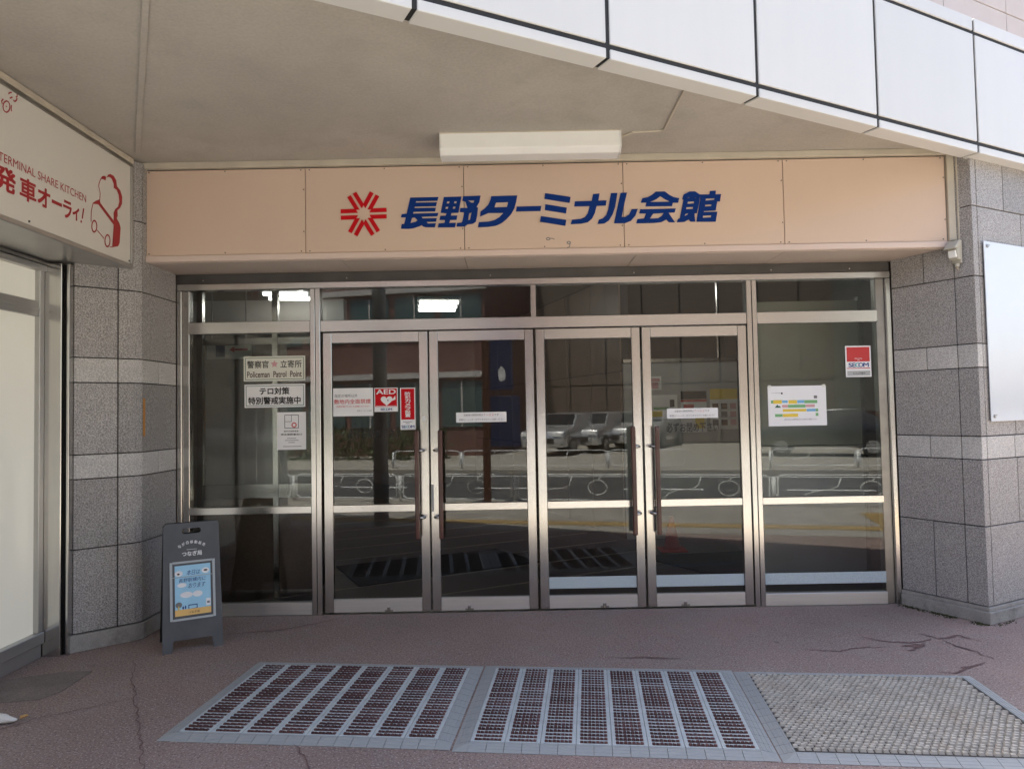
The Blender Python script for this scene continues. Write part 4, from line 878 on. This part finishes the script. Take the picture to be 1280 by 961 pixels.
atext('本日は', 'ink_blue', 0.145, 0.225, 0.475, 0.508, 0.0, 0.0056, holder, 0.2)
atext('長野駅構内に', 'ink_blue', 0.098, 0.26, 0.432, 0.458, 0.0, 0.0056, holder, 0.15)
atext('おります', 'ink_blue', 0.155, 0.255, 0.392, 0.424, 0.0, 0.0056, holder, 0.2)
atext('つなぎ局', 'ink_brown', 0.155, 0.222, 0.232, 0.248, 0.0, 0.0056, holder)
arc = 'ながの移動販売'
for k, ch in enumerate(arc):
    th = R(34 - 68 * k / (len(arc) - 1)); cx_, cy_, ra = 0.181, 0.555, 0.122
    p = am(cx_ - ra * math.sin(th), cy_ + ra * math.cos(th), -0.0006)
    r_ = ar * math.cos(th) + au * math.sin(th); u_ = au * math.cos(th) - ar * math.sin(th)
    put_text('lettering', ch, 'paper', ab, p - r_ * 0.009, r_, u_, 0.018, 0.020, 0.012, 0.0004)
aplane('underline', 'paper', 0.150, 0.212, 0.6385, 0.6405, 0.0010, ab)
atext('つなぎ局', 'paper', 0.122, 0.242, 0.598, 0.628, 0.02, 0.0010, ab)

# ------------------------------------------------------------------ door mats
bm_ = MB()
for k in range(7):                       # a strip of bristle tufts
    x0 = k * 0.0175; jag = (0.0, 0.003, -0.001, 0.002, 0.0, 0.003, 0.001)[k]
    bm_.add([(x0, -0.0085 + jag * 0.6, 0), (x0 + 0.0165, -0.0075, 0), (x0 + 0.0165, 0.0085, 0), (x0, 0.0075 + jag * 0.5, 0), (x0 + 0.002, -0.005, 0.013 + jag), (x0 + 0.0145, -0.004, 0.014), (x0 + 0.014, 0.005, 0.013 - jag), (x0 + 0.002, 0.004, 0.0135)],
            ((4, 5, 6, 7), (0, 1, 5, 4), (1, 2, 6, 5), (2, 3, 7, 6), (3, 0, 4, 7)))
BRUSH = bm_.mesh('brush_bar', 'brush')
def edge_mesh(L):
    mb = MB()
    prof = [(0, 0.001), (0, 0.003), (0.018, 0.007), (0.020, 0.0055), (0.023, 0.008), (0.038, 0.012), (0.040, 0.0105), (0.043, 0.0125), (0.058, 0.016), (0.060, 0.0145), (0.063, 0.017), (0.070, 0.017), (0.070, 0.001)]
    n = len(prof)
    mb.add([(0.0012, y, z) for y, z in prof] + [(L - 0.0012, y, z) for y, z in prof], [tuple(range(n)), tuple(range(2 * n - 1, n - 1, -1))] + [(i, (i + 1) % n, n + (i + 1) % n, n + i) for i in range(n)])
    return mb.mesh('edge_tile', 'mat_grey')
def door_mat(label, bl, ang, W_, D_, kind):
    t = thing('door_mat', label, 'door mat', (bl[0], bl[1], 0), 'three door mats in front of the doors')
    M = Matrix.Translation(Vector((bl[0], bl[1], 0))) @ Matrix.Rotation(R(ang), 4, 'Z')      # x right, y back(0) .. -D front
    b_ = 0.070
    def at(x, y, z=0.0): return M @ Vector((x, y, z))
    MB().box(b_, W_ - b_, -D_ + b_, -b_, 0.001, 0.0105, M).build('base', 'mat_grey' if kind == 'brush' else 'coir_base', t, at(W_ / 2, -D_ / 2))
    nx = round((W_ - 2 * b_) / 0.078); lx = (W_ - 2 * b_) / nx; ny = round((D_ - 2 * b_) / 0.078); ly = (D_ - 2 * b_) / ny
    mx_, my_ = edge_mesh(lx), edge_mesh(ly)
    for k in range(nx):
        o = obj('edge_tile', mx_, t, at(b_ + k * lx, -D_)); o.rotation_euler = (0, 0, R(ang))
        o = obj('edge_tile', mx_, t, at(W_ - b_ - k * lx, 0)); o.rotation_euler = (0, 0, R(ang + 180))
    for k in range(ny):
        o = obj('edge_tile', my_, t, at(W_, -D_ + b_ + k * ly)); o.rotation_euler = (0, 0, R(ang + 90))
        o = obj('edge_tile', my_, t, at(0, -b_ - k * ly)); o.rotation_euler = (0, 0, R(ang - 90))
    for cx_, cy_, s in ((0, 0, 0), (W_, 0, 1), (W_, -D_, 2), (0, -D_, 3)):
        ix = b_ if cx_ == 0 else W_ - b_; iy = -b_ if cy_ == 0 else -D_ + b_
        MB().add([at(cx_, cy_, 0.002), at(ix, cy_, 0.003), at(ix, iy, 0.017), at(cx_, iy, 0.003), at(ix, iy, 0.001)], ((0, 1, 2), (0, 2, 3), (1, 4, 2), (3, 2, 4))).build('corner_tile', 'mat_grey', t, at(cx_, cy_))
    if kind == 'brush':
        n = 8; cw = (W_ - 2 * b_) / n
        for k in range(n):
            for sgn in (0, 1):
                x0 = b_ + k * cw + (0.001 if sgn == 0 else cw - 0.019)
                rail = MB().box(x0, x0 + 0.018, -D_ + b_ + 0.004, -b_ - 0.004, 0.0106, 0.0185, M)
                rail.build('rail', 'mat_rail', t, at(x0, -D_ / 2), 0.002)
            rows = 26; pitch_ = (D_ - 2 * b_ - 0.02) / rows
            sc = (cw - 0.034) / 0.1215
            for j in range(rows):
                y = -b_ - 0.01 - (j + 0.5) * pitch_
                o = obj('brush_bar', BRUSH, t, at(b_ + k * cw + 0.017, y, 0.0095)); o.rotation_euler = (0, 0, R(ang)); o.scale = (sc, random.uniform(0.95, 1.2), random.uniform(0.8, 1.1))
            cr = MB()
            for j in range(rows + 1):
                y = -b_ - 0.01 - j * pitch_
                cr.box(b_ + k * cw + 0.019, b_ + (k + 1) * cw - 0.019, y - 0.0055, y + 0.0055, 0.0106, 0.0165, M)
            c_ = cr.build('cross_slats', 'mat_rail', t, at(b_ + (k + 0.5) * cw, -D_ / 2)); c_['kind'] = 'stuff'
    else:
        lp = MB(); px_, py_ = 0.0320, 0.0265
        for i in range(int((W_ - 2 * b_) / px_)):
            for j in range(int((D_ - 2 * b_) / py_)):
                x = b_ + 0.004 + i * px_ + (px_ / 2 if j % 2 else 0); y = -b_ - 0.005 - j * py_
                if x + 0.028 > W_ - b_: continue
                h = random.uniform(0.009, 0.015); dx = random.uniform(-0.003, 0.003); w_, d_ = random.uniform(0.024, 0.028), random.uniform(0.017, 0.021)
                P_ = [at(x, y, 0.0107), at(x + w_, y, 0.0107), at(x + w_, y - d_, 0.0107), at(x, y - d_, 0.0107), at(x + 0.004 + dx, y - 0.003, 0.0107 + h), at(x + w_ - 0.004 + dx, y - 0.003, 0.0107 + h * 0.8), at(x + w_ - 0.004 + dx, y - d_ + 0.003, 0.0107 + h), at(x + 0.004 + dx, y - d_ + 0.003, 0.0107 + h * 0.85)]
                lp.add(P_, ((4, 5, 6, 7), (0, 1, 5, 4), (1, 2, 6, 5), (2, 3, 7, 6), (3, 0, 4, 7)))
        o = lp.build('loop_pile', 'coir', t, at(W_ / 2, -D_ / 2)); o['kind'] = 'stuff'
    return t
door_mat('blue grey mat with maroon brush strips, nearest the sandwich board', (-1.578, -1.012), -6.0, 1.388, 1.055, 'brush')
door_mat('blue grey mat with maroon brush strips, between the other two mats', (-0.186, -1.152), -6.0, 1.415, 1.075, 'brush')
door_mat('blue grey edged mat with beige looped pile, nearest the right pier', (1.225, -1.318), -6.0, 1.27, 1.065, 'loop')

# ------------------------------------------------------------------ litter and moss
lm = MB(); ns_, nr = 14, 10
for i in range(ns_ + 1):
    tt = i / ns_
    for k in range(nr):
        a = 2 * math.pi * k / nr
        r_ = (0.028 * math.sin(math.pi * min(max(tt * 0.92 + 0.06, 0), 1)) ** 0.6) * (1 + 0.45 * noise.noise(Vector((tt * 5, math.cos(a) * 1.6, math.sin(a) * 1.6))))
        lm.v.append(Vector((-2.74 + 0.25 * tt, -1.815 + 0.02 * math.sin(tt * 5) + r_ * 1.2 * math.cos(a), 0.019 + 0.65 * r_ * math.sin(a))))
for i in range(ns_):
    for k in range(nr):
        lm.f.append((i * nr + k, i * nr + (k + 1) % nr, (i + 1) * nr + (k + 1) % nr, (i + 1) * nr + k))
lt = lm.build('crumpled_tissue', 'litter', None, (-2.6, -1.81, 0)); tag(lt, 'crumpled white tissue lying on the ground at the left edge', 'litter')
MB().tube([(-2.497, -1.80, 0.016), (-2.475, -1.79, 0.022), (-2.468, -1.785, 0.02)], [0.009, 0.007, 0.003], 6).build('brown_tip', 'litter_end', lt, (-2.49, -1.80, 0.0))
mo = MB()
edge_pts = [C0 + nC * 0.02, C1 + nC * 0.022 + N1 * 0.022, QR + N1 * 0.022]
for seg_, cnt in (((edge_pts[0], edge_pts[1]), 900), ((edge_pts[1], edge_pts[2]), 800)):
    a, b = seg_; d_ = (b - a).normalized(); nn = Vector((d_.y, -d_.x, 0))
    for k in range(cnt):
        t_ = random.random(); amp = 0.3 + noise.noise(Vector((t_ * 6, cnt, 0.3)))
        if amp < random.random() * 0.6: continue
        p = a.lerp(b, t_) + nn * abs(random.gauss(0, 0.028)); s = random.uniform(0.003, 0.008)
        an2 = random.uniform(0, 6.28); u_ = Vector((math.cos(an2), math.sin(an2), 0)) * s
        mo.add([p - u_, p + u_, p + u_ * 0.3 + Vector((random.uniform(-s, s), random.uniform(-s, s), s * random.uniform(0.6, 1.6)))], [(0, 1, 2)])
mm = mo.build('moss', 'moss', None, tuple(edge_pts[1])); tag(mm, 'dark moss and dirt along the foot of the right pier', 'moss', kind='stuff')

# ------------------------------------------------------------------ lobby behind the glass
lf = MB().prism([(-5.5, 0.081), (4.6, 0.081), (4.6, 10), (-5.5, 10)], -0.05, 0.0015).build('lobby_floor', 'lobby_floor'); tag(lf, kind='structure')
V1 = Vector((-E1.y, E1.x, 0))
for k in range(12):
    p = Vector((-1.2, 0.9, 0)) + V1 * (k * 0.62 - 0.6)
    s0 = max(-4.0, (0.14 - p.y) / E1.y); e0 = p + E1 * s0; e1 = p + E1 * 3.0
    if e0.y < 0.12: e0 = p + E1 * ((0.12 - p.y) / E1.y)
    w_ = V1 * 0.012
    MB().prism([xy(e0 - w_), xy(e1 - w_), xy(e1 + w_), xy(e0 + w_)], 0.0017, 0.006).build('floor_strip', 'lobby_strip', lf, e0)
lc = MB().prism([(-5.5, 0.105), (4.6, 0.105), (4.6, 10), (-5.5, 10)], 3.1, 3.2).build('lobby_ceiling', 'lobby_ceil'); tag(lc, kind='structure')
lw = MB().box(-5.6, -5.5, 0.1, 10, 0, 3.1).box(-5.6, 4.7, 10, 10.1, 0, 3.1).box(4.6, 4.7, 0.1, 10, 0, 3.1).box(-5.6, -2.56, 0.10, 0.16, 0, 3.1).box(2.91, 4.7, 0.12, 0.2, 0, 3.1).box(-2.56, 2.91, 0.11, 0.16, 2.525, 3.1).build('lobby_wall', 'lobby_stone'); tag(lw, kind='structure')
sw_ = thing('stone_panel_wall', 'brown stone panelled lobby wall seen through the third door', 'wall', (0.9, 4.2, 0))
w0 = Vector((1.27, 2.95, 0)); wd = Vector((-0.30, 0.954, 0)).normalized(); wn_ = Vector((wd.y, -wd.x, 0)) * -1
for i in range(8):
    for z0, z1 in ((0.0, 0.98), (0.98, 1.95), (1.95, 3.09)):
        a = w0 + wd * (i * 0.85 + 0.005); b = w0 + wd * (i * 0.85 + 0.845)
        MB().prism([xy(a), xy(b), xy(b - wn_ * 0.03), xy(a - wn_ * 0.03)], z0 + 0.005, z1 - 0.005).build('stone_panel', 'lobby_stone', sw_, a + Z3 * z0, 0.002)
MB().prism([xy(w0 - wn_ * 0.022), xy(w0 + wd * 6.8 - wn_ * 0.022), xy(w0 + wd * 6.8 - wn_ * 0.12), xy(w0 - wn_ * 0.12)], 0.0, 3.1).build('core', 'dark', sw_, w0)

nb = thing('notice_board', 'grey lobby notice board with posters seen through the rightmost door', 'board', (2.2, 3.0, 0))
MB().box(1.30, 3.3, 2.92, 3.0, 0.0, 2.04).build('panel', 'lobby_grey', nb, (2.2, 2.95, 0), 0.004)
MB().box(1.30, 3.3, 2.90, 3.01, 2.042, 2.085).build('top_rail', 'steel_h', nb, (2.2, 2.95, 2.04), 0.003)
MB().tube([(2.42, 2.95, 2.086), (2.42, 2.95, 3.1)], 0.02, 8).build('hanger_post', 'steel', nb, (2.42, 2.95, 2.1))
def lposter(lab, x0, x1, z0, z1, mat, bits, y=2.915):
    t = thing('wall_poster', lab, 'poster', ((x0 + x1) / 2, y, z0))
    MB().box(x0, x1, y, y + 0.003, z0, z1).build('sheet', mat, t, ((x0 + x1) / 2, y, z0))
    for a, b, c, d_, mt in bits: patch(t, 'print', mt, x0 + (x1 - x0) * a, x0 + (x1 - x0) * b, z0 + (z1 - z0) * c, z0 + (z1 - z0) * d_, y, 0.002)
lposter('small pink and white poster on the grey lobby notice board', 1.56, 1.74, 1.72, 1.88, 'paper', [(0.1, 0.8, 0.1, 0.55, 'print_pink'), (0.3, 0.9, 0.6, 0.85, 'print_pink')])
lposter('pale poster with yellow and green blocks on the grey lobby notice board', 1.57, 1.92, 1.38, 1.66, 'paper', [(0.0, 0.5, 0.1, 0.35, 'print_yellow'), (0.2, 0.7, 0.4, 0.5, 'print_green'), (0.75, 0.9, 0.5, 0.8, 'ink')])
lposter('poster with dark red heading on the grey lobby notice board', 1.96, 2.26, 1.22, 1.70, 'paper', [(0.0, 1.0, 0.80, 1.0, 'ink'), (0.0, 1.0, 0.74, 0.79, 'ink_red'), (0.1, 0.5, 0.45, 0.68, 'ink_red'), (0.55, 0.9, 0.1, 0.5, 'print_yellow')])
lposter('poster with yellow heading and photo grid on the grey lobby notice board', 2.30, 2.62, 1.25, 1.72, 'paper', [(0.0, 1.0, 0.74, 1.0, 'print_yellow')] + [(0.08 + 0.32 * i, 0.3 + 0.32 * i, 0.1 + 0.2 * j, 0.24 + 0.2 * j, random.choice(['post_brown', 'ink_grey', 'print_pink'])) for i in range(3) for j in range(3)])
gp_ = thing('folding_screen', 'tall grey green partition board behind the right side window', 'partition', (2.55, 0.85, 0))
MB().box(2.12, 3.05, 0.82, 0.86, 1.16, 2.42).build('upper_panel', 'lobby_green', gp_, (2.6, 0.84, 1.16), 0.003)
MB().box(2.12, 3.05, 0.815, 0.865, 0.06, 1.155).build('lower_panel', 'lobby_grey', gp_, (2.6, 0.84, 0.06), 0.003)
for x in (2.10, 3.06): MB().box(x - 0.018, x + 0.018, 0.81, 0.87, 0.0, 2.45).build('post', 'steel_dull', gp_, (x, 0.84, 0), 0.003)
for i, (x, y) in enumerate(((-2.85, 3.6), (-1.05, 4.9), (-3.3, 6.4), (0.2, 7.6), (1.9, 1.6))):  # last one is out of view, added to brighten the notice board
    t = thing('lobby_light', ['lit three tube ceiling light seen through the left top window', 'lit three tube ceiling light seen above the second door', 'lit tube light deep in the lobby, seen at left', 'lit tube light at the far end of the lobby', 'unseen tube light added to brighten the grey notice board'][i], 'lamp', (x, y, 3.0), 'lobby ceiling lights')
    ml = Matrix.Translation(Vector((x, y, 0))) @ Matrix.Rotation(R(8), 4, 'Z')
    MB().box(-0.30, 0.30, -0.55, 0.55, 3.06, 3.099, ml).build('tray', 'light_tray', t, (x, y, 3.06), 0.003)
    for k in (-1, 0, 1):
        MB().tube([ml @ Vector((-0.27, k * 0.38, 3.04)), ml @ Vector((0.27, k * 0.38, 3.04))], 0.018, 8).build('tube', 'tube', t, (x, y, 3.04))
bk = MB().box(-5.45, -2.3, 4.4, 4.6, 2.78, 3.099).build('ceiling_beam', 'bldg_band', None, (-4, 4.5, 2.8)); tag(bk, 'pale ceiling beam across the left part of the lobby', 'beam')
ru = MB().prism([(-1.768, 1.688), (-1.36, 0.84), (0.25, 1.72), (-0.208, 2.44)], 0.007, 0.014).build('lobby_mat', 'rug', None, (-0.8, 1.7, 0)); tag(ru, 'black rectangular mat on the lobby floor behind the two left doors', 'mat')
ru = MB().prism([(1.25, 1.9), (1.9, 0.75), (3.0, 0.7), (2.6, 2.1)], 0.007, 0.014).build('lobby_mat', 'rug', None, (2, 1.4, 0)); tag(ru, 'black mat on the lobby floor behind the rightmost door', 'mat')
co = thing('traffic_cone', 'small red traffic cone standing in the lobby behind the rightmost door', 'cone', (1.66, 2.2, 0))
MB().box(1.52, 1.80, 2.06, 2.34, 0.006, 0.025).build('base', 'cone', co, (1.66, 2.2, 0), 0.006)
MB().tube([(1.66, 2.2, 0.025), (1.66, 2.2, 0.36)], [0.09, 0.022], 20).build('body', 'cone', co, (1.66, 2.2, 0.03), smooth=True)
iv = thing('inner_window', 'steel framed inner window and hanging restroom sign behind the left side window', 'window', (-2.4, 0.75, 0))
for x in (-2.69, -2.04): MB().box(x - 0.025, x + 0.025, 0.72, 0.78, 0.0, 3.1).build('mullion', 'steel', iv, (x, 0.75, 0), 0.003)
MB().box(-2.665, -1.56, 0.725, 0.775, 0.80, 0.92).build('sill', 'steel_h', iv, (-2, 0.75, 0.8), 0.003)
MB().box(-2.665, -1.56, 0.725, 0.775, 2.12, 2.18).build('head_rail', 'steel_h', iv, (-2, 0.75, 2.12), 0.003)
MB().box(-2.665, -1.56, 0.745, 0.755, 0.02, 0.80).build('lower_panel', 'lobby_stone', iv, (-2, 0.75, 0.02))
for a, b in ((-2.665, -2.065), (-2.015, -1.56)):
    MB().box(a, b, 0.748, 0.756, 0.92, 2.12).build('pane', 'glass', iv, ((a + b) / 2, 0.75, 0.92))
rs = thing('restroom_sign', 'small white hanging sign with blue figures and red arrow in the lobby', 'sign', (-2.8, 1.5, 2.1))
MB().box(-2.95, -2.52, 1.48, 1.50, 2.06, 2.24).build('plate', 'paper', rs, (-2.8, 1.49, 2.06), 0.002)
patch(rs, 'blue_square', 'ink_blue', -2.86, -2.77, 2.08, 2.22, 1.479)
flat_shape('arrow', [[(-2.73, 2.15), (-2.68, 2.18), (-2.68, 2.16), (-2.55, 2.16), (-2.55, 2.14), (-2.68, 2.14), (-2.68, 2.12)]], 'ink_red', rs, lambda a, b, d: (a, 1.478 - d, b), 0.001)
for x in (-2.9, -2.57): MB().tube([(x, 1.49, 2.24), (x, 1.49, 3.1)], 0.006, 6).build('hanger', 'steel_dull', rs, (x, 1.49, 2.24))

# ------------------------------------------------------------------ street side, seen mirrored in the glass
def rail_span():
    t = thing('guard_rail', 'white pipe guard rail with apple ring between pavement and road', 'guard rail', (0, 0, 0), 'guard rails along the near kerb')
    L = 2.0; fr = []
    for cx_, cz_, s in ((L - 0.16, 0.20, -90), (L - 0.16, 0.56, 0), (0.16, 0.56, 90), (0.16, 0.20, 180)):
        for k in range(6):
            a = R(s + 18 * k); fr.append((cx_ + 0.10 * math.cos(a), 0, cz_ + 0.10 * math.sin(a)))
    MB().tube(fr, 0.015, 8, True).build('frame', 'rail_white', t, smooth=True)
    MB().tube([(0, 0, 0), (0, 0, 0.62)], 0.03, 8).build('post', 'rail_white', t, smooth=True)
    MB().tube([(L / 2 + 0.35 + 0.15 * math.cos(a), 0, 0.38 + 0.16 * math.sin(a)) for a in [k * math.pi / 8 for k in range(16)]], 0.010, 6, True).build('apple_ring', 'rail_white', t, smooth=True)
    MB().tube([(L / 2 + 0.35, 0, 0.53), (L / 2 + 0.40, 0, 0.60)], 0.010, 6).build('apple_stalk', 'rail_white', t, smooth=True)
    MB().tube([(0.35, 0, 0.12), (0.45, 0, 0.26), (0.6, 0, 0.34), (0.8, 0, 0.36), (0.9, 0, 0.44), (0.95, 0, 0.63)], 0.010, 6).build('hill_curve', 'rail_white', t, smooth=True)
    for z in (0.24, 0.54): MB().tube([(0.0, 0, z), (0.07, 0, z)], 0.012, 6).build('bracket', 'rail_white', t)
    return t
r0 = rail_span()
for i in range(-5, 6):
    o = r0 if i == -5 else copy_tree(r0)
    o.location = sp(i * 2.0 + 0.55, 6.10); o.rotation_euler = (0, 0, SA); o.scale = (1, 1, 0.72)
first_far = True
for i in range(-4, 8):
    if i in (0,): continue
    o = copy_tree(r0); o.location = sp(i * 2.0 + 1.3, 13.5, -0.02); o.rotation_euler = (0, 0, SA)
    o['label'] = 'white pipe guard rail on the far side of the road'; o['group'] = 'guard rails along the far kerb'

up_ = thing('utility_pole', 'grey concrete utility pole mirrored in the leftmost door', 'pole', (-1.80, -4.28, 0))
MB().tube([(-1.80, -4.28, 0), (-1.80, -4.28, 9)], [0.10, 0.08], 20).build('shaft', 'pole', up_, (-1.8, -4.28, 0), smooth=True)
MB().tube([(-1.80, -4.28, 0.25), (-1.80, -4.28, 0.7)], 0.104, 20).build('sleeve', 'ink_grey', up_, (-1.8, -4.28, 0.25), smooth=True)
MB().tube([(-1.80, -4.28, 2.4), (-1.80, -4.28, 2.46)], 0.102, 20).build('band', 'steel_dull', up_, (-1.8, -4.28, 2.4))
bs_ = thing('banner_sign', 'navy street board on a brown post, mirrored in the second door', 'sign', (-0.42, -6.0, 0))
MB().box(-0.48, -0.36, -6.02, -5.92, 0.005, 2.9).build('post', 'post_brown', bs_, (-0.42, -6, 0), 0.006)
MB().box(-0.35, 0.12, -6.0, -5.95, 0.95, 1.75).build('board', 'navy', bs_, (-0.1, -6, 0.95), 0.005)
MB().box(-0.35, 0.02, -6.0, -5.95, 1.85, 2.85).build('board', 'navy', bs_, (-0.1, -6, 1.85), 0.005)
flat_shape('oval_mark', [ell2(-0.16, 2.1, 0.06, 0.12)], 'paper', bs_, lambda a, b, d: (a, -5.949 + d, b), 0.001)

def car(label, mat):
    t = thing('parked_car', label, 'car', (0, 0, 0), 'cars parked across the road')
    prof = [(-2.0, 0.30, 0.78), (-2.05, 0.62, 0.80), (-1.95, 0.85, 0.80), (-1.1, 0.98, 0.78), (-0.35, 1.42, 0.62), (0.9, 1.46, 0.60), (1.6, 1.05, 0.76), (2.0, 0.98, 0.78), (2.08, 0.6, 0.80), (2.02, 0.30, 0.78)]
    mb = MB(); n = len(prof)
    mb.add([(x, -w, z) for x, z, w in prof] + [(x, w, z) for x, z, w in prof], [tuple(range(n)), tuple(range(2 * n - 1, n - 1, -1))] + [(i, (i + 1) % n, n + (i + 1) % n, n + i) for i in range(n)])
    mb.build('body', mat, t, (0, 0, 0), 0.05, True, seg=2)
    MB().add([(-1.02, -0.70, 1.03), (-1.02, 0.70, 1.03), (-0.42, 0.56, 1.40), (-0.42, -0.56, 1.40)], [(0, 1, 2, 3)]).build('windscreen', 'car_glass', t)
    for s in (-1, 1):
        MB().prism([(-0.85, 1.0), (1.35, 1.05), (0.85, 1.38), (-0.32, 1.36)], 0, 0.012, Matrix.Translation(Vector((0, s * 0.735, 0))) @ Matrix.Rotation(s * R(22), 4, 'X') @ Matrix(((1, 0, 0, 0), (0, 0, 1, 0), (0, 1, 0, -0.04), (0, 0, 0, 1)))).build('side_window', 'car_glass', t)
        for x in (-1.25, 1.25):
            w_ = MB().tube([(x, s * 0.62, 0.31), (x, s * 0.83, 0.31)], 0.31, 20).build('wheel', 'tyre', t)
            MB().tube([(x, s * 0.825, 0.31), (x, s * 0.836, 0.31)], 0.19, 16).build('rim', 'rim', w_)
        MB().box(-2.075, -1.93, s * 0.60 - 0.16, s * 0.60 + 0.16, 0.66, 0.80).build('headlight', 'lamp_white', t, bevel=0.02)
    MB().box(-2.085, -2.02, -0.45, 0.45, 0.42, 0.60).build('grille', 'tyre', t, bevel=0.01)
    return t
c0 = car('silver parked car in the row across the road, mirrored in the third door', 'car_silver')
base = sp(5.0, 17.0)
for i in range(4):
    o = c0 if i == 0 else copy_tree(c0)
    o.location = (1.9 + i * 1.25, -20.4 - i * 1.1, -0.02); o.rotation_euler = (0, 0, R(-62))
cd_ = car('black parked car across the road, mirrored in the right side window', 'car_dark')
cd_.location = (9.6, -16.6, -0.02); cd_.rotation_euler = (0, 0, SA + R(10))

def building(label, a0, a1, o0, o1, H_, wall, floors, nwin, band=True):
    t = thing('street_building', label, 'building', tuple(sp((a0 + a1) / 2, o0, -0.02)))
    MB().box(a0, a1, o0, o1, -0.02, H_, SM).build('wall', wall, t, sp((a0 + a1) / 2, o0))
    wv = (a1 - a0) / nwin
    for f in range(floors):
        z0 = 1.0 + f * 3.1
        for k in range(nwin):
            w_ = MB().box(a0 + k * wv + 0.12, a0 + (k + 1) * wv - 0.12, o0 - 0.05, o0 + 0.02, z0, z0 + 1.6, SM).build('window', 'bldg_glass', t, sp(a0 + k * wv, o0, z0))
            MB().box(a0 + (k + 0.5) * wv - 0.03, a0 + (k + 0.5) * wv + 0.03, o0 - 0.07, o0 - 0.052, z0, z0 + 1.6, SM).build('frame', 'bldg_band', w_, sp(a0 + k * wv, o0, z0))
        if band:
            MB().box(a0 - 0.1, a1 + 0.1, o0 - 0.18, o0 - 0.002, z0 + 1.75, z0 + 1.95, SM).build('ledge', 'bldg_band', t, sp(a0, o0, z0 + 1.7))
    MB().box(a0 - 0.2, a1 + 0.2, o0 - 0.25, o1, H_ + 0.002, H_ + 0.3, SM).build('roof', 'bldg_band', t, sp(a0, o0, H_))
    return t
building('maroon office building with window rows across the road, mirrored at left', -30, -5.5, 19.0, 30, 10.2, 'bldg_red', 3, 14)
tb_ = thing('street_building', 'brown panelled windowless building behind the parked cars, mirrored at centre', 'building', tuple(sp(4, 27, -0.02)))
MB().box(-5.4, 16, 27.06, 38, -0.02, 13.0, SM).build('wall', 'dark', tb_, sp(6, 27))
for i in range(13):
    for j in range(5):
        MB().box(-5.4 + i * 1.64 + 0.03, -5.4 + (i + 1) * 1.64 - 0.03, 27.0, 27.06, j * 2.6 + 0.03, (j + 1) * 2.6 - 0.03, SM).build('wall_panel', 'bldg_tan', tb_, sp(-5.4 + i * 1.64, 27, j * 2.6))
gb_ = thing('street_building', 'plain grey building with a dark base, mirrored in the right side window', 'building', tuple(sp(16, 19.5, -0.02)))
MB().box(7.2, 34, 19.5, 26, 1.3, 12.0, SM).build('wall', 'bldg_grey', gb_, sp(16, 19.5, 1.3))
MB().box(7.2, 34, 19.52, 26, -0.02, 1.295, SM).build('base', 'bldg_red', gb_, sp(16, 19.5))
MB().box(7.1, 34, 19.40, 26, 12.002, 12.3, SM).build('roof', 'bldg_band', gb_, sp(16, 19.5, 12))
building('grey office block along the street to the left, behind the camera', -58, -32, 18, 30, 12, 'bldg_grey', 3, 10)
hd = MB()
for k in range(5200):
    a = random.uniform(-15, -6.4); o_ = 17.2 + random.gauss(0, 0.35); z = random.uniform(-0.02, 1.0 + 0.25 * noise.noise(Vector((a * 1.5, 0, 0))))
    p = sp(a, o_, z); s = random.uniform(0.03, 0.07)
    u_ = Vector((random.gauss(0, 1), random.gauss(0, 1), random.gauss(0, 1))).normalized() * s; v_ = Vector((random.gauss(0, 1), random.gauss(0, 1), random.gauss(0, 1))).normalized() * s
    hd.add([p - u_, p + v_, p + u_, p - v_], [(0, 1, 2, 3)])
h_ = hd.build('hedge', 'leaf', None, tuple(sp(-10, 17.2))); tag(h_, 'low green hedge across the road, mirrored in the leftmost door', 'hedge', kind='stuff')

for o in list(bpy.data.objects):
    for k in list(o.keys()):
        if k.startswith('_'): del o[k]
